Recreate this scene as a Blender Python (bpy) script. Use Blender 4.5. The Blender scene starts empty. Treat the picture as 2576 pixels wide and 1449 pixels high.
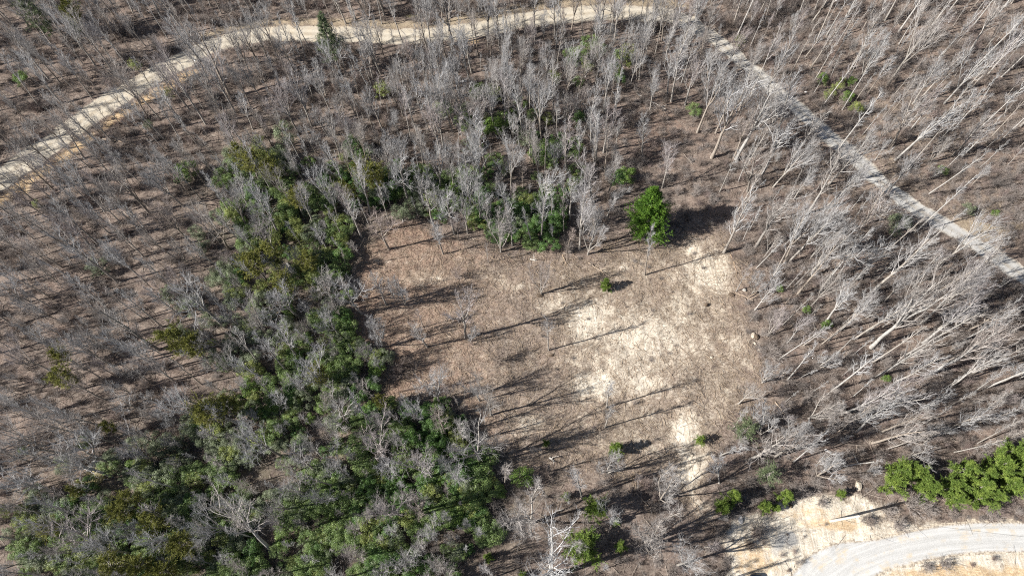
import bpy, math
import numpy as np
from mathutils import Matrix, Vector

rng = np.random.default_rng(7)
S = bpy.context.scene
COL = S.collection
R = math.radians

# ------------------------------------------------------------------ camera
CAM_H = 100.0
TILT, ROLL = R(25.1), R(3.7)
_f = np.array([0, math.sin(TILT), -math.cos(TILT)])
_u0 = np.array([0, math.cos(TILT), math.sin(TILT)])
_r0 = np.array([1.0, 0, 0])
_r = _r0 * math.cos(ROLL) - _u0 * math.sin(ROLL)
_u = _u0 * math.cos(ROLL) + _r0 * math.sin(ROLL)
CAM = np.array([0, 0, CAM_H])
FOC = 2576 * 24 / 36
cd = bpy.data.cameras.new("camera")
cd.lens, cd.sensor_width, cd.clip_start, cd.clip_end = 24, 36, 1, 9000
co = bpy.data.objects.new("camera", cd)
COL.objects.link(co)
M = Matrix.Identity(4)
for i in range(3):
    M[i][0], M[i][1], M[i][2], M[i][3] = _r[i], _u[i], -_f[i], CAM[i]
co.matrix_world = M
S.camera = co

# ------------------------------------------------------------------ light
SUN_EL, SUN_AZ = R(38), R(191.5)      # azimuth counted from +X, anticlockwise
W = bpy.data.worlds.new("World")
S.world = W
W.use_nodes = True
wn = W.node_tree.nodes
sky = wn.new("ShaderNodeTexSky")
sky.sky_type = 'NISHITA'
sky.sun_disc = False
sky.sun_elevation = SUN_EL
sky.sun_rotation = R(90) - SUN_AZ
wn["Background"].inputs[1].default_value = 0.05
W.node_tree.links.new(sky.outputs[0], wn["Background"].inputs[0])
sl = bpy.data.lights.new("sun", 'SUN')
sl.energy, sl.angle, sl.color = 5.0, R(0.5), (1.0, 0.965, 0.91)
so = bpy.data.objects.new("sun", sl)
COL.objects.link(so)
sd = Vector((math.cos(SUN_AZ) * math.cos(SUN_EL), math.sin(SUN_AZ) * math.cos(SUN_EL), math.sin(SUN_EL)))
so.rotation_euler = sd.to_track_quat('Z', 'Y').to_euler()
so.location = (-60, 0, 120)
vs = S.view_settings
vs.view_transform, vs.look, vs.gamma, vs.use_curve_mapping = 'Standard', 'None', 1.0, False
vs.exposure = 1.12
S.cycles.use_denoising = False
S.cycles.filter_width = 1.1
S.cycles.max_bounces = 6
S.cycles.diffuse_bounces = 3
S.cycles.transparent_max_bounces = 4

# ------------------------------------------------------------------ helpers
def vnoise(x, y, scale, seed):
    x = np.asarray(x, float) / scale
    y = np.asarray(y, float) / scale
    xi, yi = np.floor(x), np.floor(y)
    fx, fy = x - xi, y - yi
    fx, fy = fx * fx * (3 - 2 * fx), fy * fy * (3 - 2 * fy)
    def hsh(a, b):
        v = np.sin(a * 127.1 + b * 311.7 + seed * 74.7) * 43758.5453
        return v - np.floor(v)
    a, b, c, d = hsh(xi, yi), hsh(xi + 1, yi), hsh(xi, yi + 1), hsh(xi + 1, yi + 1)
    return (a * (1 - fx) + b * fx) * (1 - fy) + (c * (1 - fx) + d * fx) * fy

def low(x, y):
    return 0.9 * np.sin(x / 31 + 1) * np.cos(y / 27) + 0.5 * np.sin(x / 17 - y / 23) - 0.2

def fine(x, y):
    return (0.30 * (vnoise(x, y, 3.1, 1) - .5) + 0.20 * (vnoise(x, y, 1.15, 2) - .5)
            + 0.15 * (vnoise(x, y, 0.52, 3) - .5))

def pix(x, y, z):
    """world -> photograph pixel (2576 wide copy)"""
    px, py, pz = x - CAM[0], y - CAM[1], z - CAM[2]
    w = px * _f[0] + py * _f[1] + pz * _f[2]
    a = px * _r[0] + py * _r[1] + pz * _r[2]
    b = px * _u[0] + py * _u[1] + pz * _u[2]
    w = np.where(w > 1, w, 1e9)
    return 1288 + FOC * a / w, 724.2 - FOC * b / w

def ray(x, y):
    return _f * FOC + _r * (x - 1288) + _u * (724.2 - y)

def at(x, y, up=0.0):
    """pixel -> the point of the place `up` metres above the ground there"""
    d = ray(x, y)
    z = 0.0
    for _ in range(6):
        P = CAM + d * ((z + up - CAM_H) / d[2])
        z = float(low(P[0], P[1]))
    P[2] = z + up
    return P

def gz(x, y):
    return float(low(x, y) + fine(x, y) * fine_amp(x, y))

def inpoly(px, py, poly):
    n = len(poly)
    ins = np.zeros(np.shape(px), bool)
    j = n - 1
    for i in range(n):
        xi, yi = poly[i]
        xj, yj = poly[j]
        c = ((yi > py) != (yj > py)) & (px < (xj - xi) * (py - yi) / ((yj - yi) or 1e-9) + xi)
        ins ^= c
        j = i
    return ins

def seg_dist(px, py, pts, closed=False):
    d = np.full(np.shape(px), 1e9)
    P = list(pts) + ([pts[0]] if closed else [])
    for (ax, ay), (bx, by) in zip(P[:-1], P[1:]):
        vx, vy = bx - ax, by - ay
        t = np.clip(((px - ax) * vx + (py - ay) * vy) / (vx * vx + vy * vy + 1e-9), 0, 1)
        d = np.minimum(d, np.hypot(px - ax - t * vx, py - ay - t * vy))
    return d

def sm(a, b, v):
    t = np.clip((v - a) / (b - a), 0, 1)
    return t * t * (3 - 2 * t)

def softpoly(px, py, poly, soft):
    d = seg_dist(px, py, poly, True)
    s = np.where(inpoly(px, py, poly), d, -d)
    return sm(-soft, soft, s)

def world_line(pts):
    return [tuple(at(x, y)[:2]) for x, y in pts]

# the plan of the place, in photograph pixels turned into ground points
FAR_ROAD = world_line([(-160, 560), (-80, 505), (0, 452), (60, 408), (150, 348), (230, 287), (330, 222), (430, 167), (520, 120), (600, 95), (700, 84), (790, 86),
            (880, 88), (980, 92), (1060, 93), (1140, 83), (1230, 69), (1310, 53), (1400, 42), (1500, 33), (1600, 32), (1680, 40),
            (1740, 60), (1800, 98), (1850, 140), (1920, 200), (1990, 260), (2060, 320), (2120, 372), (2200, 445), (2270, 500),
            (2340, 545), (2420, 592), (2500, 645), (2576, 695), (2680, 770)])
NEAR_ROAD = world_line([(2800, 1352), (2576, 1351), (2470, 1350), (2380, 1358), (2300, 1374), (2220, 1394), (2150, 1420), (2090, 1462), (2020, 1540)])
CLEARING = world_line([(930, 600), (1000, 575), (1160, 610), (1270, 632), (1500, 635), (1600, 610), (1700, 600), (1780, 565), (1830, 590), (1850, 640),
            (1870, 700), (1880, 790), (1912, 860), (1925, 900), (1905, 960), (1900, 1010), (1870, 1060), (1830, 1100), (1795, 1150), (1790, 1250),
            (1800, 1300), (1720, 1290), (1600, 1180), (1450, 1200), (1240, 1180), (1190, 1100), (1150, 1010), (1000, 1000), (950, 900), (905, 800), (900, 680)])
VERGE = world_line([(1825, 1335), (1862, 1298), (1990, 1272), (2090, 1246), (2230, 1262), (2400, 1280), (2576, 1290), (2800, 1290), (2800, 1700), (1850, 1700)])
WIDTH_FAR, WIDTH_NEAR = 1.85, 2.15

def masks(x, y):
    wx = (vnoise(x, y, 2.2, 11) - .5) * 1.6 + (vnoise(x, y, 0.7, 12) - .5) * 0.7
    wy = (vnoise(x, y, 2.2, 13) - .5) * 1.6 + (vnoise(x, y, 0.7, 14) - .5) * 0.7
    X, Y = x + wx, y + wy
    px, py = pix(X, Y, low(X, Y))
    d1 = seg_dist(x + wx * .35, y + wy * .35, FAR_ROAD)
    d2 = seg_dist(x + wx * .3, y + wy * .3, NEAR_ROAD) - 2.0 * sm(2230, 2020, px) * (py < 1500)
    wf = WIDTH_FAR + 0.5 * sm(700, 100, px) - .5 * sm(1650, 1850, px)
    road1 = sm(.9, -.7, d1 - wf)
    road2 = sm(.4, -.4, d2 - WIDTH_NEAR)
    road = np.maximum(road1, road2)
    def blob(cx, cy, rx, ry):
        q = np.hypot((px - cx) / rx, (py - cy) / ry)
        return np.exp(-q * q * 1.1)
    clr = softpoly(X + 4.5 * (vnoise(x, y, 5.0, 43) - .5), Y + 4.5 * (vnoise(x, y, 5.0, 44) - .5), CLEARING, 1.8)
    verge = softpoly(X, Y, VERGE, 1.0)
    sand = 0
    for b in [(1480, 800, 75, 70, .95), (1620, 860, 230, 130, .66), (1640, 880, 60, 45, .6), (1500, 975, 75, 50, .95), (1620, 960, 90, 60, .65),
              (1560, 930, 70, 60, .6), (1725, 1090, 45, 80, 1.0), (1750, 1190, 48, 80, 1.05), (1775, 1275, 45, 50, 1.0), (1735, 620, 50, 40, .85), (1790, 690, 90, 80, .75), (1720, 760, 70, 60, .55), (1850, 860, 50, 60, .5),
              (1800, 780, 60, 60, .45), (1330, 1065, 70, 40, .5), (1080, 700, 110, 32, .45), (1290, 715, 90, 28, .4), (1400, 760, 80, 40, .5),
              (1700, 1030, 70, 60, .4), (1440, 900, 60, 50, .5), (1440, 1100, 80, 40, .3), (1680, 690, 60, 40, .5)]:
        sand = np.maximum(sand, blob(*b[:4]) * b[4])
    wide = softpoly(X + 2.5 * (vnoise(x, y, 4.5, 41) - .5), Y + 2.5 * (vnoise(x, y, 4.5, 42) - .5), CLEARING, 4.0)
    sand = np.maximum(sand * wide ** 1.5, wide ** 2 * (0.22 + 0.10 * sm(1350, 1600, px)))
    sand = np.maximum(sand, verge * (0.95 - 0.85 * np.exp(-((py - 1292) / 34.0) ** 2) * sm(2120, 2300, px)))
    side = d1 - wf
    lowside = (py > 60) & (px < 900)
    bank = np.exp(-((side - 1.9) / 1.5) ** 2) * np.where(lowside, 1, 0) * sm(720, 400, px)
    below = (Y < np.interp(X, [p[0] for p in FAR_ROAD[:20]], [p[1] for p in FAR_ROAD[:20]]))
    bank = bank * below * (0.35 + 0.9 * vnoise(x, y, 5, 21))
    bank = np.maximum(bank, blob(1170, 100, 70, 12) * .9 * below)
    bank = np.maximum(bank, blob(30, 480, 60, 26) * .9)
    bank = np.maximum(bank, verge * np.maximum.reduce([blob(2460, 1450, 280, 30) * 1.2, blob(2110, 1320, 100, 30), blob(1900, 1400, 100, 70) * .75, blob(2050, 1290, 160, 22) * .6]))
    bank = np.clip(bank, 0, 1) * (1 - road)
    straw = np.exp(-((side - 1.3) / 1.5) ** 2) * (1 - below) * sm(350, 600, px) * .9
    straw = np.maximum(straw, blob(2480, 560, 120, 70) * .8)
    straw = np.maximum(straw, blob(2250, 400, 420, 420) * .35)
    straw = np.maximum(straw, clr * .35 * sm(1100, 1500, px))
    red = clr * sm(1550, 1000, px) * .75
    red = np.maximum(red, blob(1650, 330, 180, 180) * .5)
    grey = np.maximum(blob(1975, 1365, 48, 32) * .9 * verge, road2 * 0)
    grey = np.maximum(grey, sm(1500, 2100, px) * road1 * .85)
    moss = np.maximum.reduce([blob(250, 1190, 40, 30), blob(1250, 45, 60, 10) * .8, blob(1040, 40, 30, 8)])
    green = np.maximum.reduce([blob(750, 600, 220, 230), blob(1000, 1200, 320, 250), blob(450, 1250, 300, 150), blob(1300, 540, 110, 70)]) * (1 - clr)
    return dict(sand=np.clip(sand, 0, 1), road=road, bank=bank, straw=straw, red=red, grey=grey, moss=moss, green=green,
                clr=clr, verge=verge, road1=road1, road2=road2)

def fine_amp(x, y):
    d = np.minimum(seg_dist(x, y, FAR_ROAD) - WIDTH_FAR, seg_dist(x, y, NEAR_ROAD) - WIDTH_NEAR)
    return 0.12 + 0.88 * sm(-0.2, 1.5, d)

# ------------------------------------------------------------------ materials
def nodes(name):
    m = bpy.data.materials.new(name)
    m.use_nodes = True
    t = m.node_tree
    return m, t, t.nodes["Principled BSDF"]

class G:
    """small wrapper to write node graphs"""
    def __init__(s, t): s.t = t
    def n(s, typ, **k):
        o = s.t.nodes.new(typ)
        for a, b in k.items(): setattr(o, a, b)
        return o
    def l(s, a, b): s.t.links.new(a, b)
    def setv(s, sock, v):
        if hasattr(v, 'is_linked') or isinstance(v, bpy.types.NodeSocket): s.l(v, sock)
        else: sock.default_value = v
    def math(s, op, a, b=0.0, c=None, clamp=False):
        o = s.n("ShaderNodeMath", operation=op, use_clamp=clamp)
        s.setv(o.inputs[0], a); s.setv(o.inputs[1], b)
        if c is not None: s.setv(o.inputs[2], c)
        return o.outputs[0]
    def noise(s, vec, scale, detail=3, rough=.6, dist=0):
        o = s.n("ShaderNodeTexNoise")
        o.inputs["Scale"].default_value = scale
        o.inputs["Detail"].default_value = detail
        o.inputs["Roughness"].default_value = rough
        o.inputs["Distortion"].default_value = dist
        s.l(vec, o.inputs["Vector"])
        return o.outputs["Fac"]
    def mix(s, f, a, b):
        o = s.n("ShaderNodeMix", data_type='RGBA')
        s.setv(o.inputs[0], f)
        for sock, v in ((o.inputs[6], a), (o.inputs[7], b)):
            if isinstance(v, tuple): sock.default_value = (*v, 1)
            else: s.l(v, sock)
        return o.outputs[2]
    def rng(s, v, a, b, c=0.0, d=1.0, smooth=True):
        o = s.n("ShaderNodeMapRange", interpolation_type='SMOOTHSTEP' if smooth else 'LINEAR')
        s.setv(o.inputs[0], v)
        for i, q in enumerate((a, b, c, d)): s.setv(o.inputs[i + 1], q)
        return o.outputs[0]

def ground_material():
    m, t, bs = nodes("ground_soil")
    g = G(t)
    pos = g.n("ShaderNodeNewGeometry").outputs["Position"]
    def attr(nm):
        a = g.n("ShaderNodeAttribute", attribute_name=nm)
        sp = g.n("ShaderNodeSeparateColor"); g.l(a.outputs["Color"], sp.inputs[0])
        return sp.outputs[0], sp.outputs[1], sp.outputs[2], a.outputs["Alpha"]
    sand, road, bank, straw = attr("mask_a")
    red, grey, moss, green = attr("mask_b")
    st = g.n("ShaderNodeMapping"); st.inputs["Scale"].default_value = (1.0, 0.62, 1); st.inputs["Rotation"].default_value = (0, 0, 0.25)
    g.l(pos, st.inputs["Vector"])
    st2 = g.n("ShaderNodeMapping"); st2.inputs["Scale"].default_value = (0.45, 1.6, 1); st2.inputs["Rotation"].default_value = (0, 0, -0.7)
    g.l(pos, st2.inputs["Vector"])
    n_big = g.noise(pos, .16, 3, .55)
    n_mid = g.noise(pos, .8, 4, .65)
    n_fin = g.noise(pos, 3.6, 4, .75)
    n_tiny = g.noise(pos, 9.0, 2, .7)
    n_str = g.noise(st.outputs[0], 1.7, 5, .72, 1.3)
    n_st2 = g.noise(st2.outputs[0], 2.2, 4, .72, .8)
    # leaf litter
    c = g.mix(g.rng(n_fin, .40, .60), (.052, .039, .032), (.182, .143, .121))
    c = g.mix(g.math('MULTIPLY', g.rng(n_mid, .40, .66), .55), c, (.205, .165, .138))
    c = g.mix(g.math('MULTIPLY', g.rng(n_st2, .50, .66), .6), c, (.29, .245, .205))
    c = g.mix(g.math('MULTIPLY', g.rng(n_st2, .46, .34), .55), c, (.075, .055, .045))
    c = g.mix(g.math('MULTIPLY', g.rng(n_big, .45, .62), .45), c, g.mix(n_fin, (.135, .097, .077), (.24, .182, .15)))
    c = g.mix(g.math('MULTIPLY', g.rng(n_big, .50, .36), .45), c, (.06, .046, .038))
    rednoise = g.rng(g.math('ADD', red, g.math('MULTIPLY', g.math('SUBTRACT', n_mid, .5), 1.4)), .3, .9)
    c = g.mix(g.math('MULTIPLY', rednoise, .55), c, g.mix(g.rng(n_fin, .4, .65), (.15, .085, .058), (.36, .235, .165)))
    strn = g.rng(g.math('ADD', straw, g.math('MULTIPLY', g.math('SUBTRACT', n_str, .5), 1.6)), .25, .85)
    c = g.mix(g.math('MULTIPLY', strn, .6), c, g.mix(g.rng(n_tiny, .35, .65), (.23, .18, .115), (.42, .35, .24)))
    c = g.mix(g.math('MULTIPLY', g.math('MULTIPLY', green, g.rng(n_mid, .4, .6)), .5), c, (.075, .085, .035))
    c = g.mix(g.rng(g.math('ADD', moss, g.math('MULTIPLY', g.math('SUBTRACT', n_fin, .5), 1.2)), .5, 1.05), c, (.17, .155, .06))
    c = g.mix(g.math('MULTIPLY', g.rng(g.math('ADD', sand, g.math('MULTIPLY', g.math('SUBTRACT', n_st2, .5), .8)), .05, .55), .55), c, g.mix(g.rng(n_fin, .4, .6), (.24, .19, .14), (.40, .335, .26)))
    # bare sand
    sn = g.math('ADD', sand, g.math('ADD', g.math('MULTIPLY', g.math('SUBTRACT', n_str, .5), 1.15), g.math('MULTIPLY', g.math('SUBTRACT', n_fin, .5), .5)))
    sn = g.math('ADD', sn, g.math('ADD', g.math('MULTIPLY', g.math('SUBTRACT', n_mid, .5), .7), g.math('MULTIPLY', g.math('SUBTRACT', g.noise(pos, .33, 3, .6, 1.0), .5), .9)))
    sf = g.rng(sn, .26, .88)
    sc = g.mix(g.rng(n_tiny, .3, .7), (.40, .345, .265), (.56, .50, .41))
    sc = g.mix(g.rng(n_st2, .42, .7), sc, (.64, .585, .495))
    c = g.mix(g.math('MULTIPLY', sf, .92), c, sc)
    tk = g.n("ShaderNodeMapping"); tk.inputs["Scale"].default_value = (2.6, .10, 1); tk.inputs["Rotation"].default_value = (0, 0, -.12)
    g.l(pos, tk.inputs["Vector"])
    n_tk = g.noise(tk.outputs[0], 1.3, 3, .6, .25)
    c = g.mix(g.math('MULTIPLY', g.math('MULTIPLY', g.rng(n_tk, .52, .66), g.rng(sand, .45, .8)), .5), c, (.68, .63, .54))
    c = g.mix(g.math('MULTIPLY', g.math('MULTIPLY', g.rng(n_tk, .46, .34), g.rng(sand, .35, .8)), .45), c, (.30, .24, .175))
    # orange subsoil
    bf = g.rng(g.math('ADD', bank, g.math('ADD', g.math('MULTIPLY', g.math('SUBTRACT', n_mid, .5), 1.3), g.math('MULTIPLY', g.math('SUBTRACT', n_fin, .5), .6))), .3, .9)
    c = g.mix(g.math('MULTIPLY', bf, .85), c, g.mix(g.rng(n_st2, .35, .65), (.36, .235, .125), (.52, .40, .25)))
    # gravel
    rf = g.rng(g.math('ADD', road, g.math('ADD', g.math('MULTIPLY', g.math('SUBTRACT', n_fin, .5), .6), g.math('MULTIPLY', g.math('SUBTRACT', n_mid, .5), .9))), .32, .68)
    rc = g.mix(g.rng(n_tiny, .3, .7), (.28, .25, .205), (.44, .395, .32))
    rc = g.mix(g.math('MULTIPLY', g.rng(n_mid, .45, .65), .4), rc, (.46, .38, .27))
    gc = g.mix(g.rng(n_tiny, .3, .7), (.22, .22, .216), (.37, .366, .357))
    rc = g.mix(grey, rc, gc)
    ac = g.n("ShaderNodeAttribute", attribute_name="road_across").outputs["Fac"]
    rut = g.rng(g.math('ABSOLUTE', g.math('SUBTRACT', g.math('ABSOLUTE', ac), .75)), .55, .1)
    mid = g.math('MULTIPLY', g.rng(g.math('ABSOLUTE', ac), .5, .05), g.rng(n_mid, .35, .6))
    rc = g.mix(g.math('MULTIPLY', rut, .45), rc, g.mix(grey, (.48, .435, .355), (.39, .385, .375)))
    rc = g.mix(g.math('MULTIPLY', mid, .5), rc, (.27, .225, .165))
    rc = g.mix(g.math('MULTIPLY', g.rng(n_st2, .54, .68), .5), rc, (.20, .165, .125))
    c = g.mix(rf, c, rc)
    gf = g.math('MULTIPLY', grey, g.math('SUBTRACT', 1.0, rf))
    c = g.mix(g.math('MULTIPLY', g.rng(g.math('ADD', gf, g.math('MULTIPLY', g.math('SUBTRACT', n_mid, .5), .6)), .4, .8), .8), c, gc)
    g.l(c, bs.inputs["Base Color"])
    bs.inputs["Roughness"].default_value = .95
    bs.inputs["Specular IOR Level"].default_value = .15
    b = g.n("ShaderNodeBump"); b.inputs["Strength"].default_value = .9; b.inputs["Distance"].default_value = .12
    hgt = g.math('ADD', g.math('MULTIPLY', n_fin, .9), g.math('MULTIPLY', n_tiny, .4))
    hgt = g.math('MULTIPLY', hgt, g.math('SUBTRACT', 1.0, g.math('MULTIPLY', rf, .75)))
    g.l(hgt, b.inputs["Height"]); g.l(b.outputs[0], bs.inputs["Normal"])
    return m

def near_road_material():
    """pale limestone gravel with wheel tracks that run along the road"""
    m, t, bs = nodes("pale_limestone_gravel")
    g = G(t)
    pos = g.n("ShaderNodeNewGeometry").outputs["Position"]
    a = g.n("ShaderNodeAttribute", attribute_name="road_uv")
    sp = g.n("ShaderNodeSeparateColor"); g.l(a.outputs["Color"], sp.inputs[0])
    cmb = g.n("ShaderNodeCombineXYZ")
    g.l(g.math('MULTIPLY', sp.outputs[0], 2.4), cmb.inputs[0]); g.l(g.math('MULTIPLY', sp.outputs[1], .07), cmb.inputs[1])
    n_tr = g.noise(cmb.outputs[0], .9, 4, .62, .5)
    n_t = g.noise(pos, 9, 3, .7); n_m = g.noise(pos, .6, 3, .6); n_f = g.noise(pos, 3.5, 3, .7)
    c = g.mix(g.rng(n_t, .3, .7), (.33, .325, .31), (.47, .46, .44))
    c = g.mix(g.math('MULTIPLY', g.rng(n_tr, .42, .66), .55), c, (.54, .53, .51))
    c = g.mix(g.math('MULTIPLY', g.math('MULTIPLY', g.rng(n_tr, .46, .3), g.rng(n_m, .35, .6)), .5), c, (.29, .275, .24))
    c = g.mix(g.math('MULTIPLY', g.math('MULTIPLY', g.rng(n_m, .5, .7), g.rng(n_tr, .35, .6)), .8), c, (.46, .37, .25))
    # ragged rim over the sand
    ed = g.math('ADD', sp.outputs[2], g.math('MULTIPLY', g.math('SUBTRACT', n_f, .5), .9))
    c = g.mix(g.rng(ed, .62, .2), c, g.mix(g.rng(n_f, .4, .6), (.24, .20, .16), (.50, .43, .33)))
    g.l(c, bs.inputs["Base Color"])
    bs.inputs["Roughness"].default_value = .95; bs.inputs["Specular IOR Level"].default_value = .15
    b = g.n("ShaderNodeBump"); b.inputs["Strength"].default_value = .4; b.inputs["Distance"].default_value = .05
    g.l(n_t, b.inputs["Height"]); g.l(b.outputs[0], bs.inputs["Normal"])
    return m

def bark(name, a, b, scale=3.0, rnd=.5, red=0.0):
    m, t, bs = nodes(name)
    g = G(t)
    tc = g.n("ShaderNodeTexCoord").outputs["Object"]
    oi = g.n("ShaderNodeObjectInfo").outputs["Random"]
    n = g.noise(tc, scale, 4, .7)
    c = g.mix(g.rng(n, .3, .7), a, b)
    dk = tuple(v * .5 for v in a)
    c = g.mix(g.math('MULTIPLY', g.rng(g.math('FRACT', g.math('MULTIPLY', oi, 3.77)), .4, 1.0), .5), c, (a[0] * .95, a[1] * .78, a[2] * .62))
    c = g.mix(g.math('MULTIPLY', g.rng(oi, .45, 1.0, smooth=False), rnd), c, dk)
    if red: c = g.mix(g.math('MULTIPLY', g.rng(g.math('FRACT', g.math('MULTIPLY', oi, 7.31)), .78, .95), red), c, (.30, .17, .15))
    g.l(c, bs.inputs["Base Color"])
    bs.inputs["Roughness"].default_value = .9; bs.inputs["Specular IOR Level"].default_value = .2
    return m

def leaf(name, a, b, c3, rough=.5, trans=.25, spec=.4):
    m, t, bs = nodes(name)
    g = G(t)
    ri = g.n("ShaderNodeNewGeometry").outputs["Random Per Island"]
    oi = g.n("ShaderNodeObjectInfo").outputs["Random"]
    tc = g.n("ShaderNodeTexCoord").outputs["Object"]
    n = g.noise(tc, 1.1, 2, .5)
    c = g.mix(ri, a, b)
    c = g.mix(g.rng(n, .42, .66), c, c3)
    c = g.mix(g.math('MULTIPLY', oi, .35), c, a)
    g.l(c, bs.inputs["Base Color"])
    bs.inputs["Roughness"].default_value = rough
    bs.inputs["Specular IOR Level"].default_value = spec
    tr = g.n("ShaderNodeBsdfTranslucent"); g.l(c, tr.inputs[0])
    mx = g.n("ShaderNodeMixShader"); mx.inputs[0].default_value = trans
    g.l(bs.outputs[0], mx.inputs[1]); g.l(tr.outputs[0], mx.inputs[2])
    g.l(mx.outputs[0], t.nodes["Material Output"].inputs[0])
    return m

def plain(name, col, rough=.5, metal=0, spec=.5, var=.2, scale=6, coat=0):
    m, t, bs = nodes(name)
    g = G(t)
    tc = g.n("ShaderNodeTexCoord").outputs["Object"]
    n = g.noise(tc, scale, 4, .65)
    c = g.mix(g.rng(n, .3, .7), tuple(v * (1 - var) for v in col), tuple(min(1, v * (1 + var)) for v in col))
    g.l(c, bs.inputs["Base Color"])
    bs.inputs["Roughness"].default_value = rough; bs.inputs["Metallic"].default_value = metal
    bs.inputs["Specular IOR Level"].default_value = spec; bs.inputs["Coat Weight"].default_value = coat
    return m

M_GROUND = ground_material()
M_NEAR = near_road_material()
M_BARK = bark("grey_bark", (.23, .205, .18), (.40, .375, .34), 2.5, .55)
M_TWIG = bark("grey_twigs", (.295, .285, .28), (.46, .452, .45), 1.0, .3, .25)
M_BRUSH = bark("brush_twigs", (.235, .20, .18), (.36, .325, .30), 2.0, .6, .25)
M_PALE = bark("pale_smooth_bark", (.27, .255, .235), (.44, .42, .395), 2.5, .45)
M_PTWIG = bark("pale_twigs", (.325, .318, .315), (.485, .478, .475), 1.0, .3, .2)
M_DEAD = bark("bleached_wood", (.42, .39, .35), (.62, .59, .54), 3.0, .2)
M_LOG = bark("weathered_log", (.26, .20, .15), (.42, .34, .26), 3.0, .4)
M_LEAF = {
    'dark': leaf("dark_laurel_leaves", (.038, .088, .022), (.092, .168, .04), (.125, .22, .05), .45),
    'mid': leaf("laurel_leaves", (.08, .132, .04), (.155, .22, .068), (.21, .28, .085), .5),
    'yellow': leaf("yellow_green_leaves", (.115, .15, .04), (.22, .255, .066), (.29, .32, .09), .5),
    'grey': leaf("grey_green_leaves", (.12, .142, .085), (.205, .235, .14), (.195, .24, .125), .55),
    'bright': leaf("bright_green_leaves", (.075, .14, .024), (.14, .215, .042), (.175, .26, .052), .5),
}
M_NEEDLE = {
    'cedar': leaf("cedar_sprays", (.042, .10, .014), (.105, .195, .027), (.15, .26, .036), .6, .2, .2),
    'pine': leaf("pine_needles", (.08, .13, .026), (.165, .235, .048), (.225, .295, .062), .6, .2, .2),
    'olive': leaf("olive_pine_needles", (0.108, 0.119, 0.028), (0.196, 0.194, 0.048), (0.236, 0.231, 0.060), .6, .2, .2),
    'greyp': leaf("grey_pine_needles", (0.095, 0.125, 0.069), (0.162, 0.188, 0.103), (0.149, 0.188, 0.092), .6, .2, .2),
}

# ------------------------------------------------------------------ mesh building
def mk_mesh(name, V, faces, mats, attrs=None, smooth=False):
    """V (n,3); faces: list of (k, w) index arrays"""
    me = bpy.data.meshes.new(name)
    V = np.ascontiguousarray(V, np.float32)
    me.vertices.add(len(V)); me.vertices.foreach_set("co", V.ravel())
    lo = np.concatenate([f.ravel() for f in faces]).astype(np.int32)
    sz = np.concatenate([np.full(len(f), f.shape[1], np.int32) for f in faces])
    me.loops.add(len(lo)); me.loops.foreach_set("vertex_index", lo)
    me.polygons.add(len(sz))
    stt = np.zeros(len(sz), np.int32); stt[1:] = np.cumsum(sz)[:-1]
    me.polygons.foreach_set("loop_start", stt)
    if smooth: me.polygons.foreach_set("use_smooth", np.ones(len(sz), bool))
    for m in (mats if isinstance(mats, list) else [mats]): me.materials.append(m)
    me.update(calc_edges=True)
    for nm, (typ, arr) in (attrs or {}).items():
        at_ = me.attributes.new(nm, typ, 'POINT')
        key = 'color' if 'COLOR' in typ else ('vector' if typ == 'FLOAT_VECTOR' else 'value')
        at_.data.foreach_set(key, np.ascontiguousarray(arr).ravel())
    return me

def obj(name, data, parent=None, loc=None, mtx=None):
    o = bpy.data.objects.new(name, data)
    COL.objects.link(o)
    if parent: o.parent = parent
    if loc is not None: o.location = loc
    if mtx is not None: o.matrix_local = mtx
    return o

def tag(o, label=None, cat=None, group=None, kind=None):
    if label: o["label"] = label
    if cat: o["category"] = cat
    if group: o["group"] = group
    if kind: o["kind"] = kind
    return o

def norm(v): return v / np.maximum(np.linalg.norm(v, axis=-1, keepdims=True), 1e-9)

def tangents(P):
    t = np.empty_like(P)
    t[:, 1:-1] = P[:, 2:] - P[:, :-2]
    t[:, 0] = P[:, 1] - P[:, 0]
    t[:, -1] = P[:, -1] - P[:, -2]
    return norm(t)

def frame(t):
    ref = np.where(np.abs(t[..., 2:3]) > .9, np.array([1., 0, 0]), np.array([0., 0, 1]))
    n = norm(np.cross(t, ref))
    return n, np.cross(t, n)

def tubes(P, Rad, s):
    B, N, _ = P.shape
    t = tangents(P)
    n0, _b = frame(t[:, :1].repeat(N, 1))
    n = norm(n0 - t * (n0 * t).sum(-1, keepdims=True)); b = np.cross(t, n)
    a = np.arange(s) * 2 * np.pi / s
    V = P[:, :, None] + Rad[:, :, None, None] * (n[:, :, None] * np.cos(a)[:, None] + b[:, :, None] * np.sin(a)[:, None])
    idx = np.arange(B * N * s).reshape(B, N, s)
    A = idx[:, :-1]; C = idx[:, 1:]
    F = np.stack([A, np.roll(A, -1, 2), np.roll(C, -1, 2), C], -1).reshape(-1, 4)
    return V.reshape(-1, 3), F

def join(parts):
    Vs, Fs, o = [], [], 0
    for V, F in parts:
        Vs.append(V); Fs.append(F + o); o += len(V)
    return np.concatenate(Vs), Fs

def grow(p0, d0, L, N, wig, up, r):
    B = len(p0)
    P = np.empty((B, N, 3)); P[:, 0] = p0
    d = norm(d0)
    for i in range(1, N):
        P[:, i] = P[:, i - 1] + d * (L / (N - 1))[:, None]
        d = norm(d + r.normal(0, wig, (B, 3)) + np.array([0, 0, up]))
    return P

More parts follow.
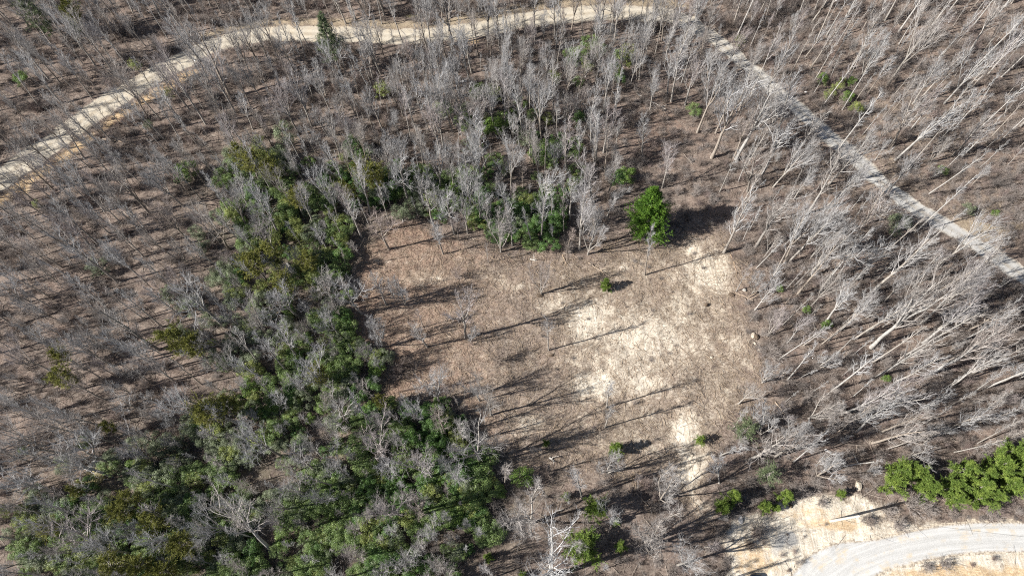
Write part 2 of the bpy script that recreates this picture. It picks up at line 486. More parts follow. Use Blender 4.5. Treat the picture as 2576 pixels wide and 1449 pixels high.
def spawn(P, k, t0, t1, amin, amax, r, upb=0.0):
    """k children per parent branch; returns parent index, param t, start, direction"""
    B, N, _ = P.shape
    t = t0 + (t1 - t0) * ((np.arange(k)[None] + r.random((B, k))) / k)
    f = t * (N - 1); i = np.minimum(f.astype(int), N - 2); f = (f - i)[..., None]
    bi = np.arange(B)[:, None]
    p = P[bi, i] * (1 - f) + P[bi, i + 1] * f
    tg = norm(P[bi, i + 1] - P[bi, i])
    n, b = frame(tg)
    az = (np.arange(k) * 2.39996)[None] + r.random((B, 1)) * 6.28 + r.normal(0, .5, (B, k))
    an = amin + (amax - amin) * r.random((B, k))
    d = tg * np.cos(an)[..., None] + (n * np.cos(az)[..., None] + b * np.sin(az)[..., None]) * np.sin(an)[..., None]
    d = norm(d + np.array([0, 0, upb]))
    return bi.repeat(k, 1).ravel(), t.ravel(), p.reshape(-1, 3), d.reshape(-1, 3)

def bare_tree_meshes(i, kind, pale=False):
    """height 1 unit = 15 m; returns trunk mesh and crown mesh"""
    r = np.random.default_rng(100 + i)
    Hh = 15.0
    if kind == 'tall':   par = dict(nl=16, t0=.34, a=(.42, .80), ll=4.3, wig=.03, rt=.155, up=.20)
    elif kind == 'vase': par = dict(nl=10, t0=.34, a=(.28, .55), ll=6.4, wig=.03, rt=.17, up=.13)
    elif kind == 'oak':  par = dict(nl=10, t0=.36, a=(.5, .95), ll=5.2, wig=.06, rt=.20, up=.14)
    elif kind == 'pole': par = dict(nl=12, t0=.42, a=(.4, .8), ll=2.6, wig=.02, rt=.095, up=.18)
    elif kind == 'wand': par = dict(nl=8, t0=.5, a=(.35, .7), ll=1.9, wig=.015, rt=.085, up=.16)
    else:                par = dict(nl=13, t0=.22, a=(.3, .65), ll=4.6, wig=.05, rt=.13, up=.14)
    N = 12
    P0 = grow(np.zeros((1, 3)), np.array([[0, 0, 1.]]), np.array([Hh * (.93 if kind != 'oak' else .85)]), N, par['wig'], .06, r)
    P0[:, :, :2] -= (P0[:, -1:, :2]) * np.linspace(0, 1, N)[None, :, None] ** 1.5
    z = np.linspace(0, 1, N)
    R0 = (par['rt'] * (1 - z) ** .8 + .03)[None]; R0[:, 0] *= 1.25
    trunks = [tubes(P0, R0, 7)]
    Pm, Rm = [P0], [R0]
    if kind in ('oak', 'vase', 'multi'):       # one or two co-dominant stems
        nst = {'oak': 2, 'vase': 2, 'multi': 3}[kind]
        tt = r.uniform(.05, .12, nst) if kind == 'multi' else r.uniform(.28, .5, nst)
        f = tt * (N - 1); ii = f.astype(int); ff = (f - ii)[:, None]
        st = P0[0, ii] * (1 - ff) + P0[0, ii + 1] * ff
        az = r.random() * 6.28 + np.arange(nst) * 6.28 / nst + r.normal(0, .3, nst)
        an = r.uniform(.22, .42, nst) if kind != 'oak' else r.uniform(.35, .6, nst)
        d = np.stack([np.sin(an) * np.cos(az), np.sin(an) * np.sin(az), np.cos(an)], -1)
        L = (1 - tt) * Hh * r.uniform(.75, .95, nst)
        P1 = grow(st, d, L, N, par['wig'] * 1.3, .05, r)
        r1 = (par['rt'] * (1 - tt) * .72)[:, None] * (1 - z[None]) ** .8 + .025
        trunks.append(tubes(P1, r1, 6))
        Pm.append(P1); Rm.append(r1)
    tV, tF = join(trunks)
    parts = []
    Lb = []
    for q, (P, Rr) in enumerate(zip(Pm, Rm)):
        t0 = par['t0'] if q == 0 else .3
        k = par['nl'] if q == 0 else max(5, par['nl'] - 3)
        pi, t, p, d = spawn(P, k, t0, .99, *par['a'], r, .12)
        w = (t - t0) / (1 - t0)
        L = par['ll'] * (1 - .62 * w) * r.uniform(.65, 1.15, len(t)) * (1 if q == 0 else .8)
        L *= np.clip(.55 + 2.2 * w, 0, 1)
        P1 = grow(p, d, L, 7, .055 if kind != 'oak' else .13, par['up'], r)
        rr = np.interp(t, np.linspace(0, 1, N), Rr[0]) * .46
        R1 = np.maximum(rr * .85, .026)[:, None] * (1 - np.linspace(0, 1, 7))[None] ** .75 + .014
        Lb.append((P1, R1, L))
    P1 = np.concatenate([a[0] for a in Lb]); R1 = np.concatenate([a[1] for a in Lb]); L1 = np.concatenate([a[2] for a in Lb])
    parts.append(tubes(P1, R1, 5))
    pi, t, p, d = spawn(P1, 5 if pale or kind == 'wand' else 7, .14, .98, .35, .8, r, .18)
    L2 = L1[pi] * r.uniform(.28, .6, len(t)) * (1 - .4 * t)
    P2 = grow(p, d, L2, 5, .07, .10, r)
    R2 = np.minimum(.021, R1[pi, 3] * .6)[:, None] * (1 - np.linspace(0, 1, 5) * .6)[None]
    parts.append(tubes(P2, R2, 4))
    pi, t, p, d = spawn(P2, 4, .12, 1.0, .3, .65, r, .24)
    L3 = np.clip(L2[pi] * r.uniform(.35, .8, len(t)), .35, 1.6)
    P3 = grow(p, d, L3, 3, .07, .08, r)
    R3 = np.array([.0105, .008, .0045])[None].repeat(len(P3), 0)
    parts.append(tubes(P3, R3, 3))
    pi, t, p, d = spawn(P3, 2, .15, .9, .3, .7, r, .16)
    L4 = L3[pi] * r.uniform(.35, .8, len(t))
    P4 = grow(p, d, L4, 2, .1, 0, r)
    R4 = np.array([.0062, .0035])[None].repeat(len(P4), 0)
    V4, F4 = tubes(P4, R4, 3)
    parts.append((V4, F4))
    cV, cF = join(parts)
    ztop = max(cV[:, 2].max(), tV[:, 2].max())
    k = Hh / ztop
    return (mk_mesh("trunk", tV * k, tF, M_PALE if pale else M_BARK, smooth=True), mk_mesh("crown", cV * k, cF, M_PTWIG if pale else M_TWIG))

def bush_mesh(i, n=26, h=2.0, spread=.75):
    r = np.random.default_rng(300 + i)
    az = r.random(n) * 6.28; an = r.uniform(.05, spread, n)
    d = np.stack([np.sin(an) * np.cos(az), np.sin(an) * np.sin(az), np.cos(an)], -1)
    p = np.concatenate([r.normal(0, .18, (n, 2)), np.full((n, 1), -.05)], 1)
    L = h * r.uniform(.5, 1.1, n)
    P1 = grow(p, d, L, 5, .14, .02, r)
    parts = [tubes(P1, np.array([.020, .016, .013, .010, .006])[None].repeat(n, 0), 4)]
    pi, t, p, d = spawn(P1, 6, .25, 1, .35, .85, r, .12)
    L2 = L[pi] * r.uniform(.2, .45, len(t))
    P2 = grow(p, d, L2, 3, .14, .05, r)
    parts.append(tubes(P2, np.array([.010, .008, .005])[None].repeat(len(P2), 0), 3))
    pi, t, p, d = spawn(P2, 3, .25, 1, .35, .8, r, .1)
    P3 = grow(p, d, L2[pi] * r.uniform(.35, .65, len(t)), 2, .1, 0, r)
    parts.append(tubes(P3, np.array([.008, .005])[None].repeat(len(P3), 0), 3))
    V, F = join(parts)
    return mk_mesh("bare_stems", V, F, M_BRUSH)

def leaf_quads(C, nrm, size, r, asp=.5):
    """one folded diamond leaf of two triangles per point"""
    n = len(C)
    nrm = norm(nrm + r.normal(0, .5, (n, 3)))
    a, b = frame(nrm)
    th = r.random(n) * 6.28
    u = a * np.cos(th)[:, None] + b * np.sin(th)[:, None]; v = np.cross(nrm, u)
    s = (size * r.uniform(.65, 1.25, n))[:, None]
    V = np.stack([C - u * s * .5, C + v * s * asp * .5, C + u * s * .5 - nrm * s * .12, C - v * s * asp * .5], 1).reshape(-1, 3)
    i = np.arange(n)[:, None] * 4
    return V, i + np.array([[0, 1, 2, 3]])

def laurel_meshes(i, mat, n=2100, rad=1.5, h=2.6):
    n = int(n * 2.0)
    r = np.random.default_rng(500 + i)
    nl = 26
    ang = r.random(nl) * 6.28; rr = np.sqrt(r.random(nl)) * rad * .78
    c = np.stack([rr * np.cos(ang), rr * np.sin(ang), h * (.86 - .42 * (rr / rad) ** 2) - r.random(nl) ** 2 * h * .42], -1)
    lr = r.uniform(.16, .46, nl)
    k = r.choice(nl, n, p=lr ** 2 / (lr ** 2).sum())
    d = norm(r.normal(0, 1, (n, 3)) + np.array([0, 0, .45]))
    sh = lr[k] * r.uniform(.55, 1.12, n)
    P = c[k] + d * sh[:, None] * np.array([1.1, 1.1, .75])
    V, F = leaf_quads(P, d + np.array([0, 0, .7]), .105, r, .55)
    fo = mk_mesh("foliage", V, [F], mat)
    nb = 9
    st = np.concatenate([r.normal(0, .12, (nb, 2)), np.full((nb, 1), -.1)], 1)
    tg = c[r.choice(nl, nb)]
    P1 = grow(st, tg - st, np.linalg.norm(tg - st, axis=1), 5, .12, .0, r)
    V, F = tubes(P1, np.array([.04, .034, .028, .022, .012])[None].repeat(nb, 0), 5)
    return fo, mk_mesh("stems", V, [F], M_BARK)

def conifer_meshes(i, mat, h=6.0, rad=1.8, nb=70, shape='pine', tuft=.20, t0=.12, per=9):
    r = np.random.default_rng(700 + i)
    z = np.linspace(0, 1, 9)
    P0 = grow(np.zeros((1, 3)), np.array([[0, 0, 1.]]), np.array([h * .97]), 9, .02, .05, r)
    R0 = (h * .016 * (1 - z) + .015)[None]
    tV, tF = tubes(P0, R0, 7)
    pi, t, p, d = spawn(P0, nb, t0, .99, 1.0, 1.45, r, .12)
    w = (t - t0) / (1 - t0)
    if shape == 'cone': L = rad * np.clip((1 - w) ** .72, .05, 1) * r.uniform(.58, 1.12, len(t)) * np.clip(.7 + 3 * w, 0, 1)
    elif shape == 'dense': L = rad * np.clip(1.15 * (1 - w) ** .62, .12, 1) * np.clip(.62 + 2.2 * w, 0, 1) * r.uniform(.72, 1.08, len(t))
    elif shape == 'open': L = rad * np.clip(np.sin(np.pi * (w * .8 + .16)), .2, 1) * r.uniform(.45, 1.15, len(t))
    else: L = rad * (1 - w * .85) * r.uniform(.6, 1.1, len(t))
    P1 = grow(p, d, L, 5, .08, .07, r)
    R1 = (.012 + .010 * L)[:, None] * np.array([1, .8, .6, .45, .25])[None]
    bV, bF = tubes(P1, R1, 4)
    pi, t, p, d = spawn(P1, per, .22, 1.0, .4, 1.0, r, .1)
    L2 = L[pi] * r.uniform(.14, .34, len(t)) + .06
    P2 = grow(p, d, L2, 3, .1, .03, r)
    # needle tufts along every side shoot
    k = 4
    C = np.concatenate([P2[:, 0] * (1 - q) + P2[:, 2] * q for q in np.linspace(.15, 1, k)])
    D = np.tile(norm(P2[:, 2] - P2[:, 0]), (k, 1))
    nn = 4
    C = np.repeat(C, nn, 0); D = np.repeat(D, nn, 0)
    n = len(C)
    dir_ = norm(D * .7 + r.normal(0, .75, (n, 3)) + np.array([0, 0, .25]))
    sd_ = norm(np.cross(dir_, r.normal(0, 1, (n, 3))))
    Ln = (tuft * r.uniform(.7, 1.25, n))[:, None]
    wd = Ln * .11
    V = np.stack([C - sd_ * wd, C + sd_ * wd, C + dir_ * Ln], 1).reshape(-1, 3)
    F = np.arange(n * 3).reshape(-1, 3)
    return (mk_mesh("trunk", tV, [tF], M_BARK, smooth=True), mk_mesh("branches", bV, [bF], M_BARK), mk_mesh("foliage", V, [F], mat))

def lean_matrix(base, top_dir, spin, s):
    z = Vector(top_dir).normalized()
    q = Vector((0, 0, 1)).rotation_difference(z)
    return Matrix.Translation(Vector(base)) @ q.to_matrix().to_4x4() @ Matrix.Rotation(spin, 4, 'Z') @ Matrix.Diagonal((*s, 1))

#==MARK-GROUND
# ------------------------------------------------------------------ the ground: one sheet, cut into floor, clearing, bank and roads
def axis(a, b, step, far):
    mid = np.arange(a, b + step / 2, step)
    g_ = [step]
    while sum(g_) < far: g_.append(g_[-1] * 1.28)
    o = np.cumsum(g_)
    return np.concatenate([a - o[::-1], mid, mid[-1] + o])

gx, gy = axis(-114, 114, .33, 4500), axis(-9, 134, .33, 4500)
GX, GY = np.meshgrid(gx, gy)
inner = (np.abs(GX) < 125) & (GY > -20) & (GY < 145)
GZ = low(GX, GY) + np.where(inner, fine(GX, GY) * fine_amp(GX, GY), 0)
fx, fy = GX.ravel(), GY.ravel()
mk = masks(fx, fy)
# stems heaped along the clearing's lower right side, the scraped bank below it
near_amp = 1
mask_a = np.stack([mk['sand'], mk['road1'], mk['bank'], mk['straw']], -1)
mask_b = np.stack([mk['red'], mk['grey'], mk['moss'], mk['green']], -1)
ny, nx = GX.shape
I = np.arange(nx * ny).reshape(ny, nx)
Q = np.stack([I[:-1, :-1], I[:-1, 1:], I[1:, 1:], I[1:, :-1]], -1).reshape(-1, 4)
qm = {k: mk[k][Q].mean(1) for k in ('road1', 'road2', 'clr', 'verge')}
cls = np.zeros(len(Q), int)
cls[qm['verge'] > .5] = 4
cls[qm['clr'] > .5] = 3
cls[qm['road1'] > .3] = 1
cls[qm['road2'] > .5] = 2
across = np.minimum(seg_dist(fx, fy, FAR_ROAD) + .25 * (vnoise(fx, fy, 4, 77) - .5), 9.)
V3 = np.stack([fx, fy, GZ.ravel()], -1)
nr = np.array(NEAR_ROAD)
acc = np.concatenate([[0], np.cumsum(np.hypot(*np.diff(nr, axis=0).T))])
def road_uv(x, y):
    best = np.full(len(x), 1e9); U = np.zeros(len(x)); Wd = np.zeros(len(x))
    for i in range(len(nr) - 1):
        a, v = nr[i], nr[i + 1] - nr[i]
        t = np.clip(((x - a[0]) * v[0] + (y - a[1]) * v[1]) / (v @ v), 0, 1)
        dx, dy = x - a[0] - t * v[0], y - a[1] - t * v[1]
        d = np.hypot(dx, dy); k = d < best
        best[k] = d[k]; U[k] = (acc[i] + t * np.linalg.norm(v))[k]; Wd[k] = (np.sign(v[0] * dy - v[1] * dx) * d)[k]
    return Wd, U
for k, (nm, mat, lab) in enumerate([("forest_floor", M_GROUND, "brown forest floor of dead leaves and twigs"), ("gravel_road", M_GROUND, "pale winding gravel road arching round the wooded lot"),
                               ("gravel_road", M_NEAR, "white gravel road curving through the sandy corner"), ("sandy_clearing", M_GROUND, "bulldozed clearing of bare sand and dry stalks"),
                               ("sandy_bank", M_GROUND, "bare yellow sand beside the white gravel road")]):
    q = Q[cls == k]
    u, inv = np.unique(q, return_inverse=True)
    at_ = {"mask_a": ('FLOAT_COLOR', mask_a[u]), "mask_b": ('FLOAT_COLOR', mask_b[u]), "road_across": ('FLOAT', across[u])}
    if k == 2:
        wd, uu = road_uv(fx[u], fy[u])
        at_ = {"road_uv": ('FLOAT_COLOR', np.stack([wd, uu, np.clip((WIDTH_NEAR + 2.0 * sm(2230, 2020, pix(fx[u], fy[u], 0.)[0]) - np.abs(wd)) / .9, 0, 1), np.ones(len(u))], -1))}
    o = obj(nm, mk_mesh(nm, V3[u], [inv.reshape(-1, 4)], mat, at_, smooth=True))
    tag(o, lab, kind="structure")

# ------------------------------------------------------------------ prototypes of the plants
KINDS = ['tall', 'tall', 'tall', 'vase', 'vase', 'vase', 'oak', 'oak', 'pole', 'pole', 'multi', 'pole', 'oak', 'wand', 'wand']
PALE = ['vase', 'vase', 'tall', 'tall', 'pole', 'oak', 'wand', 'wand']
TREE = [bare_tree_meshes(i, k) for i, k in enumerate(KINDS)] + [bare_tree_meshes(40 + i, k, True) for i, k in enumerate(PALE)]
BYP = {k: [len(KINDS) + i for i, q in enumerate(PALE) if q == k] for k in PALE}
BY = {k: [i for i, q in enumerate(KINDS) if q == k] for k in set(KINDS)}
BUSH = [bush_mesh(0), bush_mesh(1, 34, 1.5, 1.0), bush_mesh(2, 18, 2.6, .5), bush_mesh(3, 44, 1.1, 1.25)]
LAUREL, LKIND = [], []
for i, (mt, n, rad, h) in enumerate([('dark', 2300, 1.6, 2.8), ('dark', 1900, 1.3, 3.2), ('mid', 2100, 1.6, 2.6), ('mid', 1500, 1.4, 3.0),
                                     ('yellow', 1300, 1.4, 2.8), ('yellow', 1000, 1.2, 3.2), ('grey', 1500, 1.6, 2.6), ('grey', 1100, 1.3, 3.0), ('bright', 1500, 1.3, 2.4)]):
    LAUREL.append(laurel_meshes(i, M_LEAF[mt], n, rad, h)); LKIND.append(mt)
LBY = {k: [i for i, q in enumerate(LKIND) if q == k] for k in set(LKIND)}
CONIFER = {'cedar': conifer_meshes(0, M_NEEDLE['cedar'], 9.5, 3.6, 170, 'cone', .29, .02, 15),
           'pine': conifer_meshes(1, M_NEEDLE['pine'], 5.0, 1.9, 38, 'cone', .30, .05, 14),
           'pine2': conifer_meshes(2, M_NEEDLE['pine'], 5.0, 1.9, 40, 'open', .30, .08, 12),
           'pine3': conifer_meshes(8, M_NEEDLE['pine'], 5.0, 1.9, 26, 'open', .32, .10, 15),
           'olive': conifer_meshes(3, M_NEEDLE['olive'], 9.0, 2.3, 60, 'open', .27, .45, 8),
           'olive2': conifer_meshes(4, M_NEEDLE['olive'], 9.0, 2.0, 46, 'open', .27, .4, 8),
           'tallpine': conifer_meshes(5, M_NEEDLE['greyp'], 13.0, 2.3, 90, 'pine', .26, .3, 9),
           'greyp': conifer_meshes(6, M_NEEDLE['greyp'], 6.0, 2.2, 54, 'open', .25, .12, 7)}
CDIM = {'cedar': (9.5, 3.6), 'pine': (5, 1.9), 'pine2': (5, 1.9), 'pine3': (5, 1.9), 'olive': (9, 2.3), 'olive2': (9, 2.0), 'tallpine': (13, 2.3), 'greyp': (6, 2.2)}

# ------------------------------------------------------------------ bare trees read off the photograph: foot and top
OFF = {'A': (0, 0), 'B': (858.7, 0), 'C': (1717.3, 0), 'D': (0, 482.6), 'E': (858.7, 482.6), 'F': (1717.3, 482.6), 'G': (0, 965.2), 'H': (858.7, 965.2), 'I': (1717.3, 965.2)}
T = {
 'A': [(370,600,20,180,'tall'),(300,640,0,400),(150,850,0,720),(890,305,700,30),(740,350,560,130),(630,490,430,230),(1100,350,860,90),(1670,630,1220,150,'tall'),
       (1740,730,1470,160,'oak'),(2080,400,1920,20,'vase'),(2330,140,2250,-40,'tall'),(1560,945,1180,350,'vase'),(1970,740,1760,450,'vase'),(1210,900,870,560),(1400,950,1150,620),
       (760,1160,330,860),(640,1200,440,850,'oak'),(2250,1000,2040,620,'vase'),(1040,1110,770,1040,'pole'),(1930,900,1790,700),(2570,660,2440,330,'oak'),(2480,1200,2330,980),
       (1810,1180,1660,930),(2240,720,2100,400),(1140,1070,900,800),(1690,1240,1430,1000),(340,1330,90,1100),(560,1370,170,1180),(680,1270,420,1050),(750,1000,520,740),(1380,1410,1080,1180)],
 'B': [(770,95,750,-60),(1090,80,1075,-30),(230,50,200,-60),(240,990,170,700),(110,870,0,650),(300,800,290,560),(300,560,100,180,'oak'),(800,480,700,130,'vase'),(740,1000,580,600,'oak'),
       (570,1000,450,640,'tall'),(920,890,890,570,'oak'),(1370,1030,1260,540,'tall'),(1380,1020,1340,560),(1290,420,1260,90,'vase'),(1440,410,1430,130),(1680,320,1630,0,'tall'),(1690,360,1660,40),
       (1820,260,1800,10),(1960,250,1910,-20,'oak'),(1940,640,1920,280,'oak'),(2250,600,2260,130,'vase'),(2230,600,2200,200),(2290,360,2380,60,'vase'),(2490,770,2540,300,'tall'),(2460,720,2480,380),
       (1510,1060,1470,560,'vase'),(1600,970,1640,750),(1720,1000,1700,700,'vase'),(1700,1350,1700,900,'tall'),(1920,1220,1910,830),(1980,1150,2010,820,'oak'),(1790,1290,1800,930),(2270,1180,2260,860),
       (1100,1310,1010,900,'oak'),(1280,1448,1310,1050,'vase'),(490,1320,420,1010,'vase'),(370,1410,340,1100),(620,1240,560,950),(750,1448,740,1060,'vase'),(1450,1250,1440,950,'pole'),(1620,1330,1600,1080),
       (860,1448,800,1180),(1560,720,1530,350),(1180,760,1170,420),(2110,540,2120,330),(2420,1420,2490,1080,'vase'),(2330,830,2360,560),(1890,1448,1840,1250)],
 'C': [(110,1000,360,400,'vase'),(20,790,100,420),(220,1190,520,600,'oak'),(400,1210,700,640,'oak'),(470,1270,720,880),(490,1448,560,1080,'oak'),(280,1448,420,1150),(690,370,780,150),(600,310,700,90),
       (920,440,1130,180),(820,310,940,60),(1160,340,1370,-10,'wand'),(1200,310,1330,80),(1270,520,1540,10,'tall'),(1340,590,1560,240),(1360,520,1500,320),(1400,700,1600,430,'tall'),(1300,770,1450,560),
       (1550,640,1990,10,'vase'),(1560,870,1780,580,'tall'),(1500,910,1640,720),(1670,980,1950,650,'tall'),(1710,990,2000,640,'wand'),(1780,940,1900,810),(2150,410,2400,20,'oak'),(2180,660,2576,250,'tall'),
       (2360,320,2560,90),(1940,1060,2110,850),(2030,1180,2330,860,'tall'),(1850,1230,2060,1000),(1980,1280,2180,1080),(2100,1190,2400,900,'tall'),(2270,390,2480,100),(2450,1250,2600,1080),(2180,1400,2320,1240),
       (860,1370,1000,1030,'vase'),(1320,1150,1470,950,'vase'),(1450,1210,1560,1060,'vase'),(1560,1440,1750,1150,'vase'),(1110,600,1190,400),(2430,880,2390,640,'oak'),(850,970,910,850),(1020,980,1130,800)],
 'D': [(170,80,30,-60),(580,180,360,-20,'tall'),(690,170,430,-70,'tall'),(920,240,700,40,'tall'),(890,680,400,310,'tall'),(500,410,0,110,'tall'),(470,570,130,350,'oak'),(240,660,-30,510),(460,700,190,500),
       (230,830,-40,690,'oak'),(1010,440,780,210),(1440,380,1090,50,'vase'),(1320,720,1030,500,'tall'),(1640,560,1400,410,'vase'),(2160,640,1960,500),(1700,1020,1330,700,'oak'),(1730,1190,1480,1070,'oak'),
       (470,980,130,840),(1200,1190,640,840,'tall'),(950,1240,540,1070,'vase'),(1090,960,780,740),(410,1190,170,1050),(370,1340,-20,1170,'vase'),(790,1420,500,1250),(890,1400,680,1250),(1320,1430,1080,1240,'vase'),
       (990,1180,760,1050),(1580,1270,1320,1220),(2040,1020,1870,940),(2420,1070,2180,1010,'vase'),(2576,1090,2400,920,'vase'),(1840,400,1670,240),(1280,820,1060,720,'multi'),(1170,920,1000,740)],
 'E': [(360,435,250,170,'oak'),(150,340,50,30),(770,470,680,240,'vase'),(1205,455,1175,130,'multi'),(1110,535,1095,390,'pole'),(855,320,770,0,'oak'),(885,370,870,170),(1290,410,1280,180),(1265,260,1200,10,'oak'),
       (1680,325,1660,20,'pole'),(1800,430,1825,-40,'vase'),(1860,470,1970,140,'multi'),(2290,630,2320,250,'pole'),(1510,770,1500,545,'multi'),(1565,1195,1540,950,'pole'),(940,1100,900,780,'oak'),(150,920,-20,680,'oak'),
       (340,850,230,620),(490,860,390,670,'multi'),(650,1170,520,1010),(330,1170,220,980,'multi'),(980,1130,1010,1030,'multi'),(150,480,40,380),(620,1020,565,880,'pole'),(1590,240,1580,0,'pole'),(1880,205,1890,60)],
 'F': [(310,460,520,0,'tall'),(535,440,800,60,'oak'),(610,500,740,310,'vase'),(760,550,940,40,'vase'),(790,535,1280,100,'vase'),(870,770,1190,340,'tall'),(775,740,920,580,'wand'),(840,710,990,560,'wand'),(405,750,510,540,'pole'),
       (1320,580,1520,420,'pole'),(1410,770,1920,290,'tall'),(1075,985,1260,730,'oak'),(1420,1175,2060,480,'vase'),(1180,1045,1480,790,'vase'),(1220,990,1350,850),(1800,990,2300,520,'vase'),(910,1160,1120,1020),
       (1010,1330,1175,1225,'multi'),(1460,1395,2010,1090,'tall'),(1890,1365,2440,1010,'vase'),(2100,1130,2520,920,'tall'),(1720,950,1870,830,'wand'),(960,870,1200,620,'vase'),(2380,1448,2650,1300,'oak'),(1700,520,1920,360),
       (1370,240,1560,40,'oak'),(1540,360,1720,180,'vase'),(600,1440,720,1300,'multi'),(2000,820,2330,600,'vase'),(2250,1000,2560,800)],
 'G': [(280,260,-20,40,'vase'),(270,270,-30,190),(800,120,480,-20,'tall'),(740,310,370,210,'tall'),(1050,375,880,310),(870,610,450,410,'oak'),(850,695,390,570,'oak'),(760,825,560,750),(580,880,340,770,'tall'),
       (690,1020,240,850,'tall'),(720,1165,480,1110),(1140,1120,880,1070),(580,1100,130,1050,'tall'),(1810,310,1570,180,'tall'),(1220,290,1080,180,'multi'),(2140,550,1760,360,'vase'),(2040,1250,1790,830,'oak'),(2440,550,2290,440,'vase'),
       (2220,210,2050,60),(1890,60,1770,-20),(1680,60,1550,-20),(600,1290,330,1240)],
 'H': [(1130,235,1105,20,'vase'),(2000,180,2025,-10,'pole'),(1990,330,2040,180,'pole'),(1045,130,970,0),(1815,860,1730,640,'pole'),(1570,1448,1650,1130,'oak'),(1050,600,940,420,'oak'),(2290,1200,2400,1040,'multi'),
       (2400,880,2520,700,'multi'),(2000,680,2045,560,'multi'),(330,580,240,370,'oak'),(480,1010,270,910,'vase'),(1430,1050,1330,930,'multi'),(700,720,550,560,'vase'),(2240,800,2225,670,'pole'),(1500,530,1430,480,'multi'),
       (700,1140,650,1060,'multi'),(900,760,850,640,'vase'),(560,1380,480,1260,'vase'),(1700,880,1620,840,'multi')],
 'I': [(275,750,170,460,'oak'),(580,400,610,130,'multi'),(510,570,750,430,'oak'),(1340,250,1700,40,'oak'),(1545,490,1890,380,'pole'),(1680,570,1870,480,'oak'),(2050,515,2420,440,'pole'),(1720,240,1920,130),
       (1780,320,1950,220),(2220,300,2520,200,'tall'),(1110,610,1220,580,'multi'),(420,150,560,30,'vase'),(950,260,1200,140,'multi'),(2000,170,2220,60),(1380,660,1500,620,'multi'),(1000,700,1200,580,'multi'),(2000,340,2320,220,'vase'),
       (830,390,960,320,'multi'),(690,260,800,180,'multi')],
}
trees = []          # (base xyz, axis, height, kind)
for key, lst in T.items():
    ox, oy = OFF[key]
    for e in lst:
        B = at(ox + e[0] / 3, oy + e[1] / 3)
        d = ray(ox + e[2] / 3, oy + e[3] / 3); d = d / np.linalg.norm(d)
        s_ = ((B - CAM)[:2] @ d[:2]) / (d[:2] @ d[:2])
        P = CAM + d * s_
        h = (P[2] - B[2]) * 1.07
        if h < 3 or h > 30:
            h = float(np.clip(h, 4, 24)); ax = np.array([0, 0, 1.])
        else:
            ax = P - B; ax[:2] *= .75
            if np.hypot(ax[0], ax[1]) > .42 * ax[2]: ax[:2] *= .42 * ax[2] / np.hypot(ax[0], ax[1])
        px_ = ox + e[0] / 3
        if len(e) > 4: k = e[4]
        else: k = str(rng.choice(['tall', 'pole', 'vase', 'multi'], p=[.42, .28, .2, .1])) if px_ < 1750 or rng.random() < .5 else 'wand'
        trees.append([B, ax, float(np.clip(h, 4.0, 25)), k, True])
for x, y, h, k in [(1800, 335, 16, 'vase'), (1845, 400, 16, 'vase'), (1885, 330, 14, 'oak'), (1945, 470, 15, 'vase'), (2080, 520, 14, 'vase'), (1990, 405, 14, 'tall'), (1870, 230, 13, 'vase'), (1820, 180, 12, 'vase')]:
    trees.append([at(x, y), np.array([rng.normal(0.06, .05), rng.normal(0, .05), 1.]), float(h), k, True])
n_seen = len(trees)
# the rest of the wood, thinner where the photograph is open
taken = np.array([t[0][:2] for t in trees])
cand = np.stack([rng.uniform(-125, 125, 32000), rng.uniform(-16, 150, 32000)], -1)
cm = masks(cand[:, 0], cand[:, 1])
cpx, cpy = pix(cand[:, 0], cand[:, 1], low(cand[:, 0], cand[:, 1]))
open_ = np.maximum.reduce([1.0 * (np.hypot((cpx - 1650) / 110, (cpy - 575) / 75) < 1), 1.0 * ((((cpx > 2080) & (cpy > 1120)) | ((cpx > 1820) & (cpy > 1165)))), cm['road'], cm['clr'], cm['verge'], np.exp(-(((cpx - 2480) / 150) ** 2 + ((cpy - 560) / 100) ** 2))])
dR = seg_dist(cand[:, 0], cand[:, 1], FAR_ROAD)
for i, c in enumerate(cand):
    if open_[i] > .25 or dR[i] < 3.0: continue
    dmin = 1.8 + .55 * (cpx[i] > 1900) * (cpy[i] < 650) + .3 * (cpx[i] > 1800) + .5 * (cpx[i] < 850) + .2 * cm['green'][i]
    if 1550 < cpx[i] < 1850 and 220 < cpy[i] < 560: dmin = 6.5
    if 1180 < cpx[i] < 1900 and 1150 < cpy[i]: dmin = 4.0
    if np.min(np.hypot(*(taken - c).T)) < dmin: continue
    taken = np.vstack([taken, c])
    k = str(rng.choice(['tall', 'pole', 'vase', 'multi', 'oak'], p=[.27, .34, .2, .13, .06]))
    if k == 'pole' and rng.random() < .4: k = 'wand'
    h = float(4.5 + 11.5 * rng.random() ** 1.2) if k != 'multi' else float(rng.uniform(3, 7))
    if cpx[i] > 1850 and cpy[i] < 1000: k = 'wand' if rng.random() < .55 else k; h *= 1.2
    B = np.array([c[0], c[1], low(c[0], c[1])])
    trees.append([B, np.array([rng.normal(0, .06), rng.normal(0, .06), 1.]), h, k, False])
inview = lambda B, m=0: (lambda q: -m < q[0] < 2576 + m and -m < q[1] < 1449 + m)(pix(*B))
rest = [t for t in trees[n_seen:]]
rest.sort(key=lambda t: -(t[2] if inview(t[0]) else 0))
n_more = max(0, 298 - n_seen)
single = trees[:n_seen] + [t for t in rest[:n_more]]
mass = rest[n_more:]
print("bare trees: read", n_seen, "single", len(single), "mass", len(mass))

def pick_tree(r_, B, k):
    u = pix(*B)[0]
    if k in BYP and r_.random() < (.7 if k == 'wand' else .10) + .36 * float(sm(1500, 1950, u)): return int(r_.choice(BYP[k]))
    return int(r_.choice(BY[k]))

